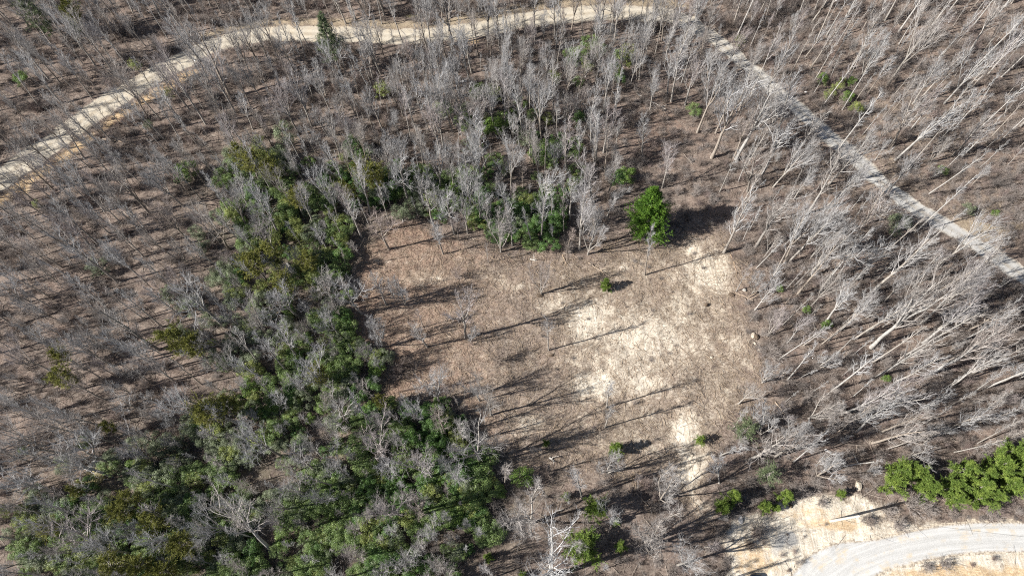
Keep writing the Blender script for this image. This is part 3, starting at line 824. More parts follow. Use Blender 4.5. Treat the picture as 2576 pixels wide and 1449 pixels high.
# ------------------------------------------------------------------ labels: each thing by its look and by what it stands near
ORD = ["nearest", "second nearest", "third nearest", "fourth nearest", "fifth nearest", "sixth nearest", "seventh nearest", "eighth nearest", "ninth nearest", "tenth nearest",
       "eleventh nearest", "twelfth nearest", "thirteenth nearest", "fourteenth nearest"]
LAND = [(60,60,"the top left corner"),(175,45,"the dark pine by the top left corner"),(55,195,"the lone green shrub above the far road"),(290,160,"the black brush pile above the far road"),
  (420,90,"the road's left sweep, upper side"),(560,40,"the road's left straight, upper side"),(530,130,"the gnarled oak on the far road"),(690,60,"the straw verge of the far road"),
  (815,75,"the tall dark pine on the far road"),(960,35,"the road's upper verge, midway"),(1250,25,"the mossy verge above the road"),(1180,105,"the orange cutbank above mid-road"),
  (1040,130,"the dark brush heap below the road"),(1560,40,"the crown of the road's arch"),(1740,60,"the road's sharp right bend"),(1860,105,"the straw-coloured shrub at the bend"),
  (200,330,"the road's left sweep, lower side"),(30,480,"the orange cutbank at the left edge"),(350,360,"the leaning dark trunk"),(475,427,"the bright green shrub in brown woods"),
  (620,250,"the wood below the gnarled oak"),(640,400,"the olive pine at the thicket's head"),(740,340,"the blue-green shrub at the thicket's head"),(600,485,"the white boulder in the thicket"),
  (850,250,"the wood below the tall pine"),(960,440,"the dark upper thicket"),(1115,283,"the small green shrub in the grey wood"),(1250,330,"the bright shrub in the grey wood"),
  (1390,200,"the yellow shrub below the arch"),(1355,377,"the green clump in the middle wood"),(1572,147,"the green shrub below the road bend"),(1660,255,"the fallen pale log"),
  (1310,545,"the dark thicket above the clearing"),(1130,540,"the grey twigs above the clearing"),(1577,440,"the round shrub near the cedar"),(1640,540,"the big dark cedar"),
  (1747,277,"the green shrub in the dark gully"),(1860,360,"the pale leaning giants by the road"),(2100,225,"the green patch by the right road"),(2260,110,"the pale trunks at upper right"),
  (2330,60,"the great pale fan-crowned tree"),(2500,120,"the top right corner"),(2420,300,"the open slope at upper right"),(2120,370,"the sunny gap in the right road"),
  (2270,500,"the grey stretch of the right road"),(2507,535,"the small bushes on the straw slope"),(2030,620,"the twin white trunks"),(1850,680,"the clearing's upper right rim"),
  (2040,790,"the small pine in the right wood"),(2230,790,"the huge pale tree right of the clearing"),(2480,690,"the road's end at the right edge"),(2500,860,"the dense wood at the right edge"),
  (1925,870,"the root clods on the clearing's rim"),(2200,950,"the little pine in the lower right wood"),(2420,960,"the long white trunks at lower right"),(1877,1082,"the dark grey-green pine"),
  (2150,1080,"the brushwood above the sandy bank"),(2300,1120,"the thick white leaning trunk"),(2500,1100,"the pine row's upper side"),(1930,1188,"the grey pine above the sand"),
  (1830,1262,"the pine by the grey slab"),(120,640,"the left edge's sunlit slope"),(300,600,"the sunlit leaf slope at left"),(240,680,"the blue-green shrub on the left slope"),
  (430,720,"the twisted dark stems on the slope"),(500,770,"the white-limbed oak"),(735,680,"the bleached dead tree"),(150,830,"the dark trunks by the left edge"),
  (160,920,"the two olive pines on the slope"),(380,960,"the brown slope above the laurels"),(430,860,"the broad olive pine"),(60,1130,"the bare brown slope at lower left"),
  (240,1175,"the mossy outcrop"),(330,1270,"the yellow-green pine at lower left"),(120,1370,"the lower left corner"),(600,1060,"the grey laurels mid-left"),
  (800,880,"the thicket's narrow middle"),(900,780,"the thicket's right rim"),(950,610,"the clearing's upper left corner"),(1060,720,"the sandy streak in the clearing"),
  (1150,800,"the spreading oak in the clearing"),(1020,900,"the dark round bush in the clearing"),(1360,740,"the lone sapling in the clearing"),(1380,870,"the charred stump"),
  (1230,1030,"the pair of stems in the clearing's corner"),(1535,1010,"the bottom of the sandy patch"),(1550,1128,"the bright round pine"),(1315,1195,"the round laurel off the thicket"),
  (1400,1230,"the brush south of the clearing"),(1494,1275,"the yellow-green pine south"),(1459,1378,"the wide low pine"),(1755,1220,"the sandy track's lower end"),(1640,1370,"the brown brush by the sand corner"),
  (620,1330,"the pale branching oak in the laurels"),(850,1200,"the deep laurels"),(1150,1130,"the thicket's lower right corner"),(1100,1350,"the thicket's bottom edge"),(850,1400,"the bottom edge laurels")]
LP = np.array([(a, b) for a, b, _ in LAND], float)
def label_all(items, look, noun, group=None):
    """items: list of (object, base xyz, look words). Ordered by distance from the landmark they stand near."""
    P = np.array([pix(*it[1]) for it in items])
    D = np.hypot(P[:, None, 0] - LP[None, :, 0], P[:, None, 1] - LP[None, :, 1])
    count = {}
    lm = np.full(len(items), -1)
    # every landmark takes its closest few
    order = np.dstack(np.unravel_index(np.argsort(D, axis=None), D.shape))[0]
    cap = {}
    for i, j in order:
        if lm[i] < 0:
            w = (int(j), items[i][2])
            if cap.get(w, 0) >= 8: continue
            lm[i] = j; cap[w] = cap.get(w, 0) + 1
    groups = {}
    for i, it in enumerate(items): groups.setdefault((int(lm[i]), it[2]), []).append(i)
    for (j, w), ids in groups.items():
        ids.sort(key=lambda i: D[i, j])
        for n, i in enumerate(ids):
            lab = f"{w} {noun}, {ORD[n]} to {LAND[j][2]}" if len(ids) > 1 else f"{w} {noun} nearest to {LAND[j][2]}"
            items[i][0]["label"] = lab

# ------------------------------------------------------------------ bare trees, one by one
proto_used = {}
items = []
LOOK = {'tall': 'straight', 'vase': 'fan-crowned', 'oak': 'crooked', 'pole': 'slender', 'wand': 'wand-thin', 'multi': 'many-stemmed'}
rr = np.random.default_rng(21)
for B, ax, h, k, seen in single:
    pid = pick_tree(rr, B, k)
    s = h / 15.0
    g_ = s ** .85 * rr.uniform(.85, 1.12)
    base = np.array([B[0], B[1], gz(B[0], B[1]) - .12])
    root = obj("bare_tree", None, loc=None)
    root.empty_display_size = .3
    root.matrix_world = lean_matrix(base, ax, rr.random() * 6.28, (g_, g_, s))
    tag(root, "bare tree", "tree", "leafless trees of the winter wood")
    a = obj("trunk", TREE[pid][0], root); b = obj("crown", TREE[pid][1], root)
    proto_used.setdefault(pid, (a, b))
    ht = 'tall' if h > 14.5 else ('middling' if h > 9 else 'small')
    items.append((root, base, f"{ht} {LOOK[k]}"))
label_all(items, None, "bare tree")

# ------------------------------------------------------------------ geometry-node masses (only what nobody could count)
def mass_object(name, pts, rots, scls, idx, protos, label):
    """protos: list of tuples of objects that together make one plant"""
    me = mk_mesh(name, np.asarray(pts), [np.zeros((0, 3), int)], [], {"rot": ('FLOAT_VECTOR', np.asarray(rots, np.float32)), "scl": ('FLOAT_VECTOR', np.asarray(scls, np.float32)),
                 "pick": ('INT', np.asarray(idx, np.int32))})
    o = obj(name, me)
    tag(o, label, kind="stuff")
    ng = bpy.data.node_groups.new(name, 'GeometryNodeTree')
    ng.interface.new_socket("Geometry", in_out='INPUT', socket_type='NodeSocketGeometry')
    ng.interface.new_socket("Geometry", in_out='OUTPUT', socket_type='NodeSocketGeometry')
    N, L = ng.nodes, ng.links
    gi, go = N.new("NodeGroupInput"), N.new("NodeGroupOutput")
    jn = N.new("GeometryNodeJoinGeometry")
    for pr in reversed(protos):
        j1 = N.new("GeometryNodeJoinGeometry")
        for po in pr:
            oi = N.new("GeometryNodeObjectInfo"); oi.transform_space = 'ORIGINAL'
            oi.inputs[0].default_value = po; oi.inputs["As Instance"].default_value = False
            L.new(oi.outputs["Geometry"], j1.inputs[0])
        g2 = N.new("GeometryNodeGeometryToInstance")
        L.new(j1.outputs[0], g2.inputs[0]); L.new(g2.outputs[0], jn.inputs[0])
    ip = N.new("GeometryNodeInstanceOnPoints")
    ip.inputs["Pick Instance"].default_value = True
    def na(nm, typ):
        a = N.new("GeometryNodeInputNamedAttribute"); a.data_type = typ; a.inputs[0].default_value = nm
        return a.outputs[0]
    e2r = N.new("FunctionNodeEulerToRotation")
    L.new(na("rot", 'FLOAT_VECTOR'), e2r.inputs[0]); L.new(e2r.outputs[0], ip.inputs["Rotation"])
    L.new(na("scl", 'FLOAT_VECTOR'), ip.inputs["Scale"]); L.new(na("pick", 'INT'), ip.inputs["Instance Index"])
    L.new(gi.outputs[0], ip.inputs["Points"]); L.new(jn.outputs[0], ip.inputs["Instance"]); L.new(ip.outputs[0], go.inputs[0])
    md = o.modifiers.new("scatter", 'NODES'); md.node_group = ng
    return o

pk = sorted(proto_used)
pp, pr_, ps, pi_ = [], [], [], []
for B, ax, h, k, seen in mass:
    q_ = pick_tree(rr, B, k)
    if q_ not in proto_used: q_ = int(rr.choice([q for q in BY[k] + BYP.get(k, []) if q in proto_used] or pk))
    s = h / 15
    g_ = s ** .85 * rr.uniform(.85, 1.1)
    pp.append((B[0], B[1], gz(B[0], B[1]) - .1)); pr_.append((ax[1] * -1, ax[0], rr.random() * 6.28)); ps.append((g_, g_, s)); pi_.append(pk.index(q_))
mass_object("background_wood", pp, pr_, ps, pi_, [proto_used[q] for q in pk], "thin bare trees filling in the wood between the larger ones")
#==MARK-EVERGREEN
# ------------------------------------------------------------------ evergreens
ZI = lambda k, x, y: (OFF[k][0] + x / 3, OFF[k][1] + y / 3)
con = []      # (crown centre pixel, height, radius, prototype, look)
con.append(((1640, 538), 14.0, 4.6, 'cedar', "big dense dark green cedar at the clearing's top edge, its black shadow beside it"))
con.append(((824, 90), 14.5, 3.1, 'tallpine', "tall dark pine standing against the pale far road"))
con.append(((95, 45), 10, 2.9, 'greyp', "pale grey-green pine crown in the top left corner"))
con.append(((180, 35), 10, 2.3, 'olive', "dark green pine beside the grey-green one, top left corner"))
con.append(((187, 62), 5, 1.2, 'pine', "small yellowish pine under the dark one, top left"))
con.append(((1525, 714), 4.0, 1.35, 'pine', "small round pine alone in the clearing with a dark shadow"))
con.append(((1550, 1128), 4.6, 1.6, 'pine', "bright round pine at the clearing's lower edge with black shadow"))
con.append(((1494, 1277), 6.5, 1.9, 'pine2', "yellow-green ragged pine south of the clearing"))
con.append(((1462, 1376), 5.0, 2.8, 'pine2', "wide low yellow-green pine near the bottom edge"))
con.append(((1550, 1312), 2.4, .9, 'pine', "little green pine between the ragged pine and the brush"))
con.append(((1562, 1375), 2.4, .95, 'pine2', "little pine right of the wide low pine"))
con.append(((1229, 1402), 2.4, 1.0, 'pine', "little pine off the thicket's bottom corner"))
con.append(((1315, 1447), 2.2, .9, 'pine', "little pine cut by the bottom edge"))
con.append(((1425, 1247), 2.0, .7, 'pine2', "tiny pine above the ragged yellow-green pine"))
con.append(((1372, 1115), 1.8, .65, 'pine2', "tiny yellow pine below the clearing's brush pile"))
con.append(((1187, 1098), 1.6, .6, 'pine', "tiny yellow-green pine at the thicket's lower right corner"))
con.append(((1760, 1105), 2.6, .9, 'pine2', "little yellow-green pine beside the sandy track"))
con.append(((1877, 1082), 6.0, 2.2, 'greyp', "dark grey-green pine in the brush right of the clearing"))
con.append(((1930, 1190), 5.5, 2.0, 'greyp', "dull grey pine in the brush above the sandy bank"))
for (x, y), h, r, l in [((1842, 1253), 5.2, 1.55, "pine with dark shadow above the grey slab, upper of two"), ((1820, 1275), 4.6, 1.5, "pine just above the grey slab, lower of two"),
        ((1925, 1272), 3.2, 1.25, "low wide pine on the lip of the sandy bank"), ((1952, 1277), 2.4, .8, "tiny pine touching the low wide one on the sandy lip"), ((1977, 1250), 4.4, 1.4, "pine right of the low wide one above the sand"),
        ((2120, 1240), 2.6, .95, "small lone pine above the utility pole")]:
    con.append(((x, y), h, r, 'pine', l))
for n, ((x, y), h, r) in enumerate([((2244, 1222), 5, 1.55), ((2262, 1185), 5.5, 1.6), ((2300, 1185), 5.5, 1.6), ((2337, 1228), 5.2, 1.85), ((2394, 1225), 4.6, 1.5), ((2407, 1255), 4.2, 1.35), ((2424, 1182), 5.4, 1.8),
        ((2467, 1225), 5.6, 1.9), ((2460, 1256), 4.2, 1.4), ((2496, 1252), 4.4, 1.5), ((2512, 1170), 6, 2.0), ((2540, 1218), 5.4, 1.8), ((2572, 1155), 6, 2.0), ((2576, 1208), 5.4, 1.8), ((2545, 1130), 5.6, 1.6), ((2480, 1192), 5.2, 1.7), ((2320, 1205), 4.0, 1.2)]):
    con.append(((x, y), h, r * 1.18, ['pine3', 'pine2', 'pine3', 'pine'][n % 4], ["leftmost of the pine row above the white road", "pine in the row, upper one at the left end", "third pine of the row, partly behind the second", "round pine at the row's left third",
        "narrow pine in the row's hollow", "low pine at the row's sandy notch", "upper pine in the row's middle", "broad pine in the middle of the row", "low pine at the foot of the broad one",
        "low pine below the row, right of the broad one", "large upper pine in the row's right part", "pine filling the row's right part", "upper pine at the row's right end", "lower pine at the row's right end", "topmost pine of the row, by the right edge",
        "pine between the row's upper middle and broad ones", "small pine tucked in the row's left gap"][n]))
for x, y, h, r, l in [(640, 405, 10, 2.6, "olive pine at the head of the thicket"), (605, 385, 9, 2.1, "olive pine left of the thicket's head"), (675, 430, 9, 2.2, "olive pine just inside the thicket's head"), (940, 445, 10, 2.6, "olive pine among the dark upper laurels"),
        (905, 430, 9, 2.1, "olive pine left in the dark upper laurels"), (640, 665, 9.5, 2.7, "broad olive pine left of the bleached dead tree"), (690, 640, 9, 2.4, "olive pine just above the bleached dead tree"), (715, 720, 8, 2.3, "olive-yellow pine below the bleached dead tree"), (770, 660, 8, 1.9, "bright olive pine right of the bleached dead tree"),
        (430, 850, 10, 2.9, "broad hazy olive pine at the thicket's left"), (480, 875, 9, 2.5, "olive pine right of the broad hazy one"), (160, 950, 8, 2.3, "olive pine on the left slope, lower and larger of two"), (152, 895, 7, 1.8, "olive pine on the left slope, upper and smaller of two"),
        (515, 1040, 10, 2.8, "tall olive pine over the grey laurels"), (570, 1010, 9, 2.4, "olive pine beside the tall one over grey laurels"), (275, 1075, 6, 1.2, "narrow yellow-green pine at the slope's foot"), (325, 1255, 9, 2.0, "bright yellow-green pine at lower left"), (300, 1290, 8, 2.2, "olive pine below the bright yellow-green one"),
        (470, 1365, 9, 2.3, "olive pine near the bottom, right of the corner"), (380, 1320, 9, 2.4, "olive pine under the dark lower trunks"), (290, 1420, 9, 2.6, "olive pine on the bottom edge"), (350, 1430, 9, 2.3, "olive pine on the bottom edge, right of another"), (420, 1435, 8, 2.0, "olive pine on the bottom edge, by the laurels"), (740, 505, 8, 2.1, "bright olive pine in the yellow laurels"),
        (800, 945, 8, 2.1, "olive pine in the thicket's narrow middle"), (960, 1010, 6, 1.5, "small olive pine by the thicket's right rim"), (110, 1330, 8, 2.0, "olive pine near the lower left corner"), (190, 1230, 5, 1.5, "small olive pine under the mossy outcrop"), (880, 480, 8, 2.0, "olive pine under the dark upper laurels")]:
    con.append(((x, y), h, r, 'olive' if (x + y) % 2 else 'olive2', l))
for n, ((cx, cy), h, r, k, lab) in enumerate(con):
    H0, R0 = CDIM[k]
    P = at(cx, cy, h * (.5 if k in ('cedar', 'pine', 'pine2', 'pine3', 'greyp') else .68))
    b = np.array([P[0], P[1], gz(P[0], P[1]) - .08])
    root = obj("cedar_tree" if k == 'cedar' else "pine_tree", None)
    root.empty_display_size = .3
    root.matrix_world = lean_matrix(b, (rr.normal(0, .03), rr.normal(0, .03), 1), rr.random() * 6.28, (r / R0, r / R0, h / H0))
    tag(root, lab, "cedar" if k == 'cedar' else "pine", None if k == 'cedar' else "evergreen pines")
    for nm, me in zip(("trunk", "branches", "foliage"), CONIFER[k]): obj(nm, me, root)

# laurels: the green thicket
blobs = [(700,500,140,100,34,'mid'),(780,590,90,60,24,'yellow'),(700,540,120,90,14,'yellow'),(900,450,80,60,24,'dark'),(985,470,60,60,16,'dark'),(1310,550,95,55,34,'dark'),(1230,570,50,40,8,'dark'),(680,680,110,80,18,'yellow'),
  (800,760,80,80,16,'mid'),(640,840,120,90,22,'grey'),(820,880,100,80,24,'mid'),(760,980,130,80,26,'mid'),(940,1010,50,60,12,'dark'),(600,1060,110,70,16,'grey'),(1075,1070,75,55,26,'dark'),(1150,1160,75,70,26,'dark'),(900,1130,140,80,34,'mid'),
  (700,1170,120,80,22,'grey'),(450,1150,150,70,22,'grey'),(300,1230,150,80,18,'grey'),(1060,1260,140,70,34,'dark'),(850,1280,140,80,28,'mid'),(600,1300,140,80,22,'grey'),(380,1340,120,70,16,'mid'),(1130,1340,100,60,16,'mid'),(900,1400,150,55,28,'mid'),
  (620,1420,140,40,14,'mid'),(1000,1400,90,50,14,'dark'),(1250,320,90,80,8,'mid'),(1390,340,60,80,8,'mid'),(560,620,70,80,10,'grey'),(500,760,90,120,8,'grey'),(840,640,50,60,9,'mid'),(100,1330,90,90,10,'grey'),(650,430,70,60,8,'grey'),
  (1050,520,60,50,9,'grey'),(1400,430,50,60,7,'mid'),(1500,140,110,60,7,'mid'),(1200,430,70,60,7,'mid'),(1340,640-30,40,20,3,'dark'),(200,1340,150,80,22,'mid'),(480,1250,140,80,20,'mid'),(330,1400,180,45,20,'yellow'),(760,1435,240,35,22,'mid'),(1020,1440,120,30,10,'dark'),(150,1410,140,40,14,'grey'),(1130,500,80,50,12,'mid'),(1090,455,60,40,7,'mid'),(1400,520,40,50,8,'dark'),(1220,500,50,40,7,'dark'),(940,870,40,60,9,'bright'),(1180,1250,60,60,10,'mid')]
lau = []
r5 = np.random.default_rng(55)
for cx, cy, rx, ry, n, k in blobs:
    for _ in range(int(n * 1.75)):
        a = r5.random() * 6.28; q = 1.15 * math.sqrt(r5.random())
        P = at(cx + rx * q * math.cos(a), cy + ry * q * math.sin(a), 1.3)
        if vnoise(P[0], P[1], 3.0, 61) < .22: continue
        kk = k if r5.random() < .6 else str(r5.choice(['mid', 'dark', 'yellow', 'grey', 'bright'], p=[.3, .12, .26, .22, .1]))
        if masks(P[:1], P[1:2])['clr'][0] > .5: continue
        lau.append([P[0], P[1], float(r5.uniform(.7, 1.35)), kk, None])
named = []
for (x, y), s, k, l in [((1577, 440), 1.6, 'bright', "round bright laurel standing clear of the cedar"), ((1555, 452), 1.2, 'dark', "dark laurel touching the round bright one near the cedar"), ((1315, 1195), 1.45, 'bright', "round laurel standing off the thicket's lower right corner"),
        ((1239, 1208), .8, 'yellow', "small pale laurel between the thicket and the round one"), ((1260, 1238), .8, 'bright', "small laurel on the thicket's lower right rim"), ((475, 427), 1.5, 'bright', "bright green shrub alone in the brown woods"), ((460, 445), 1.1, 'dark', "dark shrub touching the bright green one in brown woods"),
        ((55, 195), 1.3, 'bright', "light green shrub alone above the far road's left end"), ((240, 668), 1.5, 'grey', "blue-green shrub on the brown left slope"), ((720, 345), 1.8, 'grey', "blue-green shrub at the head of the thicket"), ((960, 230), 1.4, 'yellow', "olive shrub in the wood left of the forked oak"),
        ((1115, 283), 1.5, 'mid', "low dark shrub in the middle of the grey wood"), ((1242, 318), 1.8, 'bright', "bright shrub in the middle of the grey wood"), ((1262, 305), 1.4, 'mid', "shrub touching the bright one in the grey wood"), ((1392, 200), 1.2, 'yellow', "yellow-green shrub in the wood under the road's arch"),
        ((1379, 300), 1.1, 'yellow', "yellowish small shrub in the grey wood's right part"), ((1355, 377), 1.6, 'bright', "leafy shrub in the wood above the dark thicket"), ((1405, 355), 1.3, 'dark', "dark shrub in the wood above the dark thicket"), ((1572, 147), 1.6, 'yellow', "yellow-green shrub below the road's right bend"),
        ((1242, 235), 1.5, 'yellow', "olive shrub high in the grey wood"), ((890, 365), 1.7, 'dark', "dark laurel at the thicket's upper tip"), ((2070, 196), 1.0, 'bright', "upper shrub of the green patch by the right road"), ((2105, 225), 1.1, 'yellow', "pale middle shrub of the green patch by the right road"), ((2130, 245), 1.0, 'bright', "bright lower shrub of the green patch by the right road"),
        ((2142, 203), .8, 'bright', "small right-hand shrub of the green patch by the road"), ((2152, 275), 1.1, 'yellow', "lowest shrub of the green patch by the right road"), ((2082, 240), .8, 'yellow', "left-hand shrub of the green patch by the road"), ((2118, 205), .7, 'yellow', "yellowish shrub in the green patch's top"), ((1747, 277), 1.1, 'mid', "shrub in the dark gully beside the right road"),
        ((1862, 103), 1.0, 'yellow', "straw-green shrub at the road's right bend"), ((1964, 727), .6, 'bright', "tiny bright shrub between the white trunks"), ((2030, 779), .7, 'bright', "slim bright shrub in the right wood"), ((2079, 816), .7, 'bright', "tiny shrub under a white trunk in the right wood"), ((2230, 949), .6, 'bright', "tiny shrub in the lower right wood"),
        ((2437, 524), .9, 'grey', "dull bush on the straw slope by the right road"), ((2507, 537), .7, 'bright', "small bright bush on the straw slope"), ((2257, 569), 1.6, 'grey', "grey bush at the foot of the pale trunks"), ((2370, 430), .7, 'mid', "small bush on the open slope below the top right"), ((95, 395 + 120), .7, 'yellow', "small bush by the orange cutbank at left"),
        ((430, 235), .8, 'yellow', "straw-green bush on the far road's left verge"), ((340, 168), 1.1, 'yellow', "straw bush on the far road's upper verge"), ((380, 320), .9, 'grey', "dull bush below the far road's left sweep"), ((60, 1134), .6, 'bright', "tiny green shrub on the bare brown slope"), ((90, 1240), 1.2, 'grey', "grey shrub low on the brown slope"), ((220, 1110), 1.0, 'mid', "shrub at the upper side of the mossy outcrop"),
        ((880, 830), 1.0, 'bright', "bright shrub on the clearing's left rim"), ((955, 890), .9, 'bright', "bright shrub at the clearing's left rim, lower"), ((925, 1030), 1.2, 'bright', "bright laurel by the dead stump of the thicket's right rim")]:
    P = at(x, y, 1.3 * s); named.append([P[0], P[1], s, k, l])
lau = named + lau
def area_view(e):
    p = pix(e[0], e[1], 0.)
    return -40 < p[0] < 2616 and -40 < p[1] < 1490
r5.shuffle(rest_l := lau[len(named):])
rest_l.sort(key=lambda e: -e[2])
singles, lmass = named + rest_l[:300 - len(named)], rest_l[300 - len(named):]
lproto, items = {}, []
COLW = {'dark': 'dark green', 'mid': 'mid-green', 'yellow': 'yellow-green', 'grey': 'grey-green', 'bright': 'bright green'}
for x, y, s, k, lab in singles:
    pid = int(r5.choice(LBY[k]))
    b = np.array([x, y, gz(x, y) - .1])
    root = obj("laurel_shrub", None)
    root.empty_display_size = .2
    root.matrix_world = lean_matrix(b, (r5.normal(0, .06), r5.normal(0, .06), 1), r5.random() * 6.28, (s, s, s * r5.uniform(.9, 1.25)))
    tag(root, lab or "laurel", "shrub", "evergreen laurel shrubs")
    f_ = obj("foliage", LAUREL[pid][0], root); s_ = obj("stems", LAUREL[pid][1], root)
    lproto.setdefault(pid, (f_, s_))
    if not lab: items.append((root, b, f"{'large' if s > 1.18 else 'low'} {COLW[k]}"))
label_all(items, None, "laurel")
lk = sorted(lproto)
pp, pr_, ps, pi_ = [], [], [], []
for x, y, s, k, _ in lmass:
    c = [q for q in LBY[k] if q in lproto] or lk
    pp.append((x, y, gz(x, y) - .1)); pr_.append((0, 0, r5.random() * 6.28)); ps.append((s, s, s)); pi_.append(lk.index(int(r5.choice(c))))
mass_object("evergreen_undergrowth", pp, pr_, ps, pi_, [lproto[q] for q in lk], "low evergreen shrubs closing the gaps of the green thicket")
print("laurels", len(singles), len(lmass), "pines", len(con))

# ------------------------------------------------------------------ bare bushes and the brush under the trees
bushes = [((1250, 905), 1.7, 2, "fan-shaped bare bush in the clearing beside the lone slim tree"), ((1020, 915), 1.6, 1, "dark round bare bush at the clearing's left side"), ((1000, 930), 1.3, 1, "grey bare bush touching the dark round one"),
  ((1915, 1330), 1.5, 1, "grey bare bush on the sand right of the grey slab"), ((1890, 1370), 1.2, 3, "grey low bush on the sand's left rim"), ((1905, 1342), 1.2, 3, "grey low bush under the bush on the sand"), ((2300, 1268), 1.6, 1, "bare bush below the left end of the pine row"), ((2240, 1278), 1.5, 3, "bare brush beside the shadow of the pole"),
  ((2345, 1280), 1.4, 3, "low brush in front of the pine row"), ((2190, 1310), 1.2, 3, "low brush between the pole and the white road"), ((2265, 1320), 1.3, 3, "brown brush on the white road's upper edge"), ((2380, 1418), 1.2, 3, "dark brush on the orange mound below the white road"), ((2340, 1425), 1.1, 3, "left-hand dark brush on the orange mound"),
  ((1940, 800), 1.5, 0, "bare bush on the clearing's right rim above the clods"), ((1945, 890), 1.5, 1, "grey brush right of the root clods"), ((1040, 128), 2.0, 1, "black brush heap just below the far road"), ((1070, 132), 1.6, 3, "black brush right of the heap below the road"), ((290, 75), 1.9, 1, "black brush pile in the woods above the far road"),
  ((305, 80), 1.5, 3, "low brush beside the black pile above the road"), ((1350, 1105), 1.2, 2, "bare bush by the brush pile south of the clearing"), ((1500, 1175), 1.4, 0, "bare bush under the bright round pine"), ((2010, 1240), 1.4, 0, "bare bush right of the pine on the sandy lip"), ((2400, 1290), 1.2, 3, "low brush under the sandy notch of the pine row"),
  ((2500, 1290), 1.4, 3, "low brush between the pine row's right end and road"), ((2070, 1262), 1.0, 3, "tuft of brush on the sand above the pole"), ((1150, 690), 1.2, 2, "thin bare bush on the sandy streak")]
bproto = {}
for (x, y), s, k, lab in bushes:
    P = at(x, y, .7 * s)
    b = (P[0], P[1], gz(P[0], P[1]) - .03)
    root = obj("bare_bush", None); root.empty_display_size = .2
    root.matrix_world = lean_matrix(b, (0, 0, 1), r5.random() * 6.28, (s, s, s))
    tag(root, lab, "bush", "leafless bushes")
    o = obj("bare_stems", BUSH[k], root); bproto.setdefault(k, (o,))
NB = 42000
c = np.stack([r5.uniform(-118, 118, NB), r5.uniform(-10, 138, NB)], -1)
cm = masks(c[:, 0], c[:, 1])
px_, py_ = pix(c[:, 0], c[:, 1], low(c[:, 0], c[:, 1]))
dens = .45 + .75 * sm(1700, 2100, px_) * sm(1250, 500, py_) + .25 * sm(1500, 1800, px_) * sm(1000, 1150, py_)
dens *= .35 + 1.3 * vnoise(c[:, 0], c[:, 1], 7, 31)
dens = np.where((px_ < 800) & (py_ > 420) & (py_ < 1150), dens * .55, dens)
dens = np.where((px_ > 2050) & (py_ < 700), dens * .6, dens)
dR = seg_dist(c[:, 0], c[:, 1], FAR_ROAD)
dens = dens * (1 - cm['clr'] * .93) * (1 - cm['road']) * (1 - .72 * cm['verge'] * (1 - np.exp(-((py_ - 1292) / 34.0) ** 2) * sm(2120, 2300, px_))) * (dR > WIDTH_FAR + .8)
keep = r5.random(NB) < dens * .62
c = c[keep]
z = low(c[:, 0], c[:, 1]) + fine(c[:, 0], c[:, 1]) * fine_amp(c[:, 0], c[:, 1])
n = len(c)
s = r5.uniform(.35, 1.05, n) * np.where(cm['verge'][keep] > .5, .5, 1) * np.where(cm['clr'][keep] > .5, .45, 1)
bk = sorted(bproto)
mass_object("undergrowth", np.column_stack([c, z - .03]), np.column_stack([r5.normal(0, .12, n), r5.normal(0, .12, n), r5.random(n) * 6.28]), np.column_stack([s, s, s * r5.uniform(.6, 1.2, n)]),
            r5.integers(0, len(bk), n), [bproto[q] for q in bk], "leafless brush and saplings all over the forest floor")
print("brush", n)

# dead sticks, stalks and chips: joined, nobody could count them
def sticks(n, dens_fn, lmin, lmax, rad, lift, up=0.0, box=(-112, 112, -8, 132)):
    P = np.stack([r5.uniform(box[0], box[1], n), r5.uniform(box[2], box[3], n)], -1)
    P = P[r5.random(n) < dens_fn(P[:, 0], P[:, 1])]
    n = len(P)
    L = r5.uniform(lmin, lmax, n) * r5.random(n) ** .6
    a = r5.random(n) * 6.28
    d = np.stack([np.cos(a), np.sin(a), np.abs(r5.normal(0, .08 + up, n))], -1); d = norm(d)
    A = np.column_stack([P, low(P[:, 0], P[:, 1]) + fine(P[:, 0], P[:, 1]) * fine_amp(P[:, 0], P[:, 1]) + lift])
    mid = A + d * (L / 2)[:, None] + r5.normal(0, .05, (n, 3)) * L[:, None]
    return tubes(np.stack([A, mid, A + d * L[:, None]], 1), rad * r5.uniform(.6, 1.4, n)[:, None] * np.array([1, .85, .5])[None], 3)
def d_clr(x, y):
    m = masks(x, y); return np.clip(m['clr'] * (1 - .85 * m['sand']), 0, 1)
def d_wood(x, y):
    m = masks(x, y); return np.clip((1 - m['clr']) * (1 - m['road']) * (1 - .8 * m['verge']), 0, 1)
V, F = sticks(60000, d_clr, .3, 2.2, .020, .03, .12, (-25, 50, 0, 75))
o = obj("slash", mk_mesh("slash", V, [F], bark("slash_wood", (.22, .16, .115), (.46, .37, .275), 1.2, .0))); tag(o, "broken stalks and slash strewn over the clearing", kind="stuff")
V, F = sticks(34000, d_wood, .5, 3.6, .026, .04, .1)
o = obj("dead_branches", mk_mesh("dead_branches", V, [F], bark("fallen_twigs", (.25, .21, .175), (.44, .39, .34), .8, .0))); tag(o, "fallen dead branches littering the forest floor", kind="stuff")
def d_straw(x, y):
    m = masks(x, y); return np.clip(m['straw'] * 1.1 * (1 - m['road']) * (1 - .6 * m['clr']) + .22 * m['clr'] * (1 - m['sand']) ** 2, 0, 1)
V, F = sticks(60000, d_straw, .25, .75, .010, 0, 1.2)
o = obj("dry_grass", mk_mesh("dry_grass", V, [F], bark("dry_stalks", (.34, .28, .17), (.50, .43, .29), 1.0, .0))); tag(o, "straw-coloured dry grass on road verges and clearing", kind="stuff")
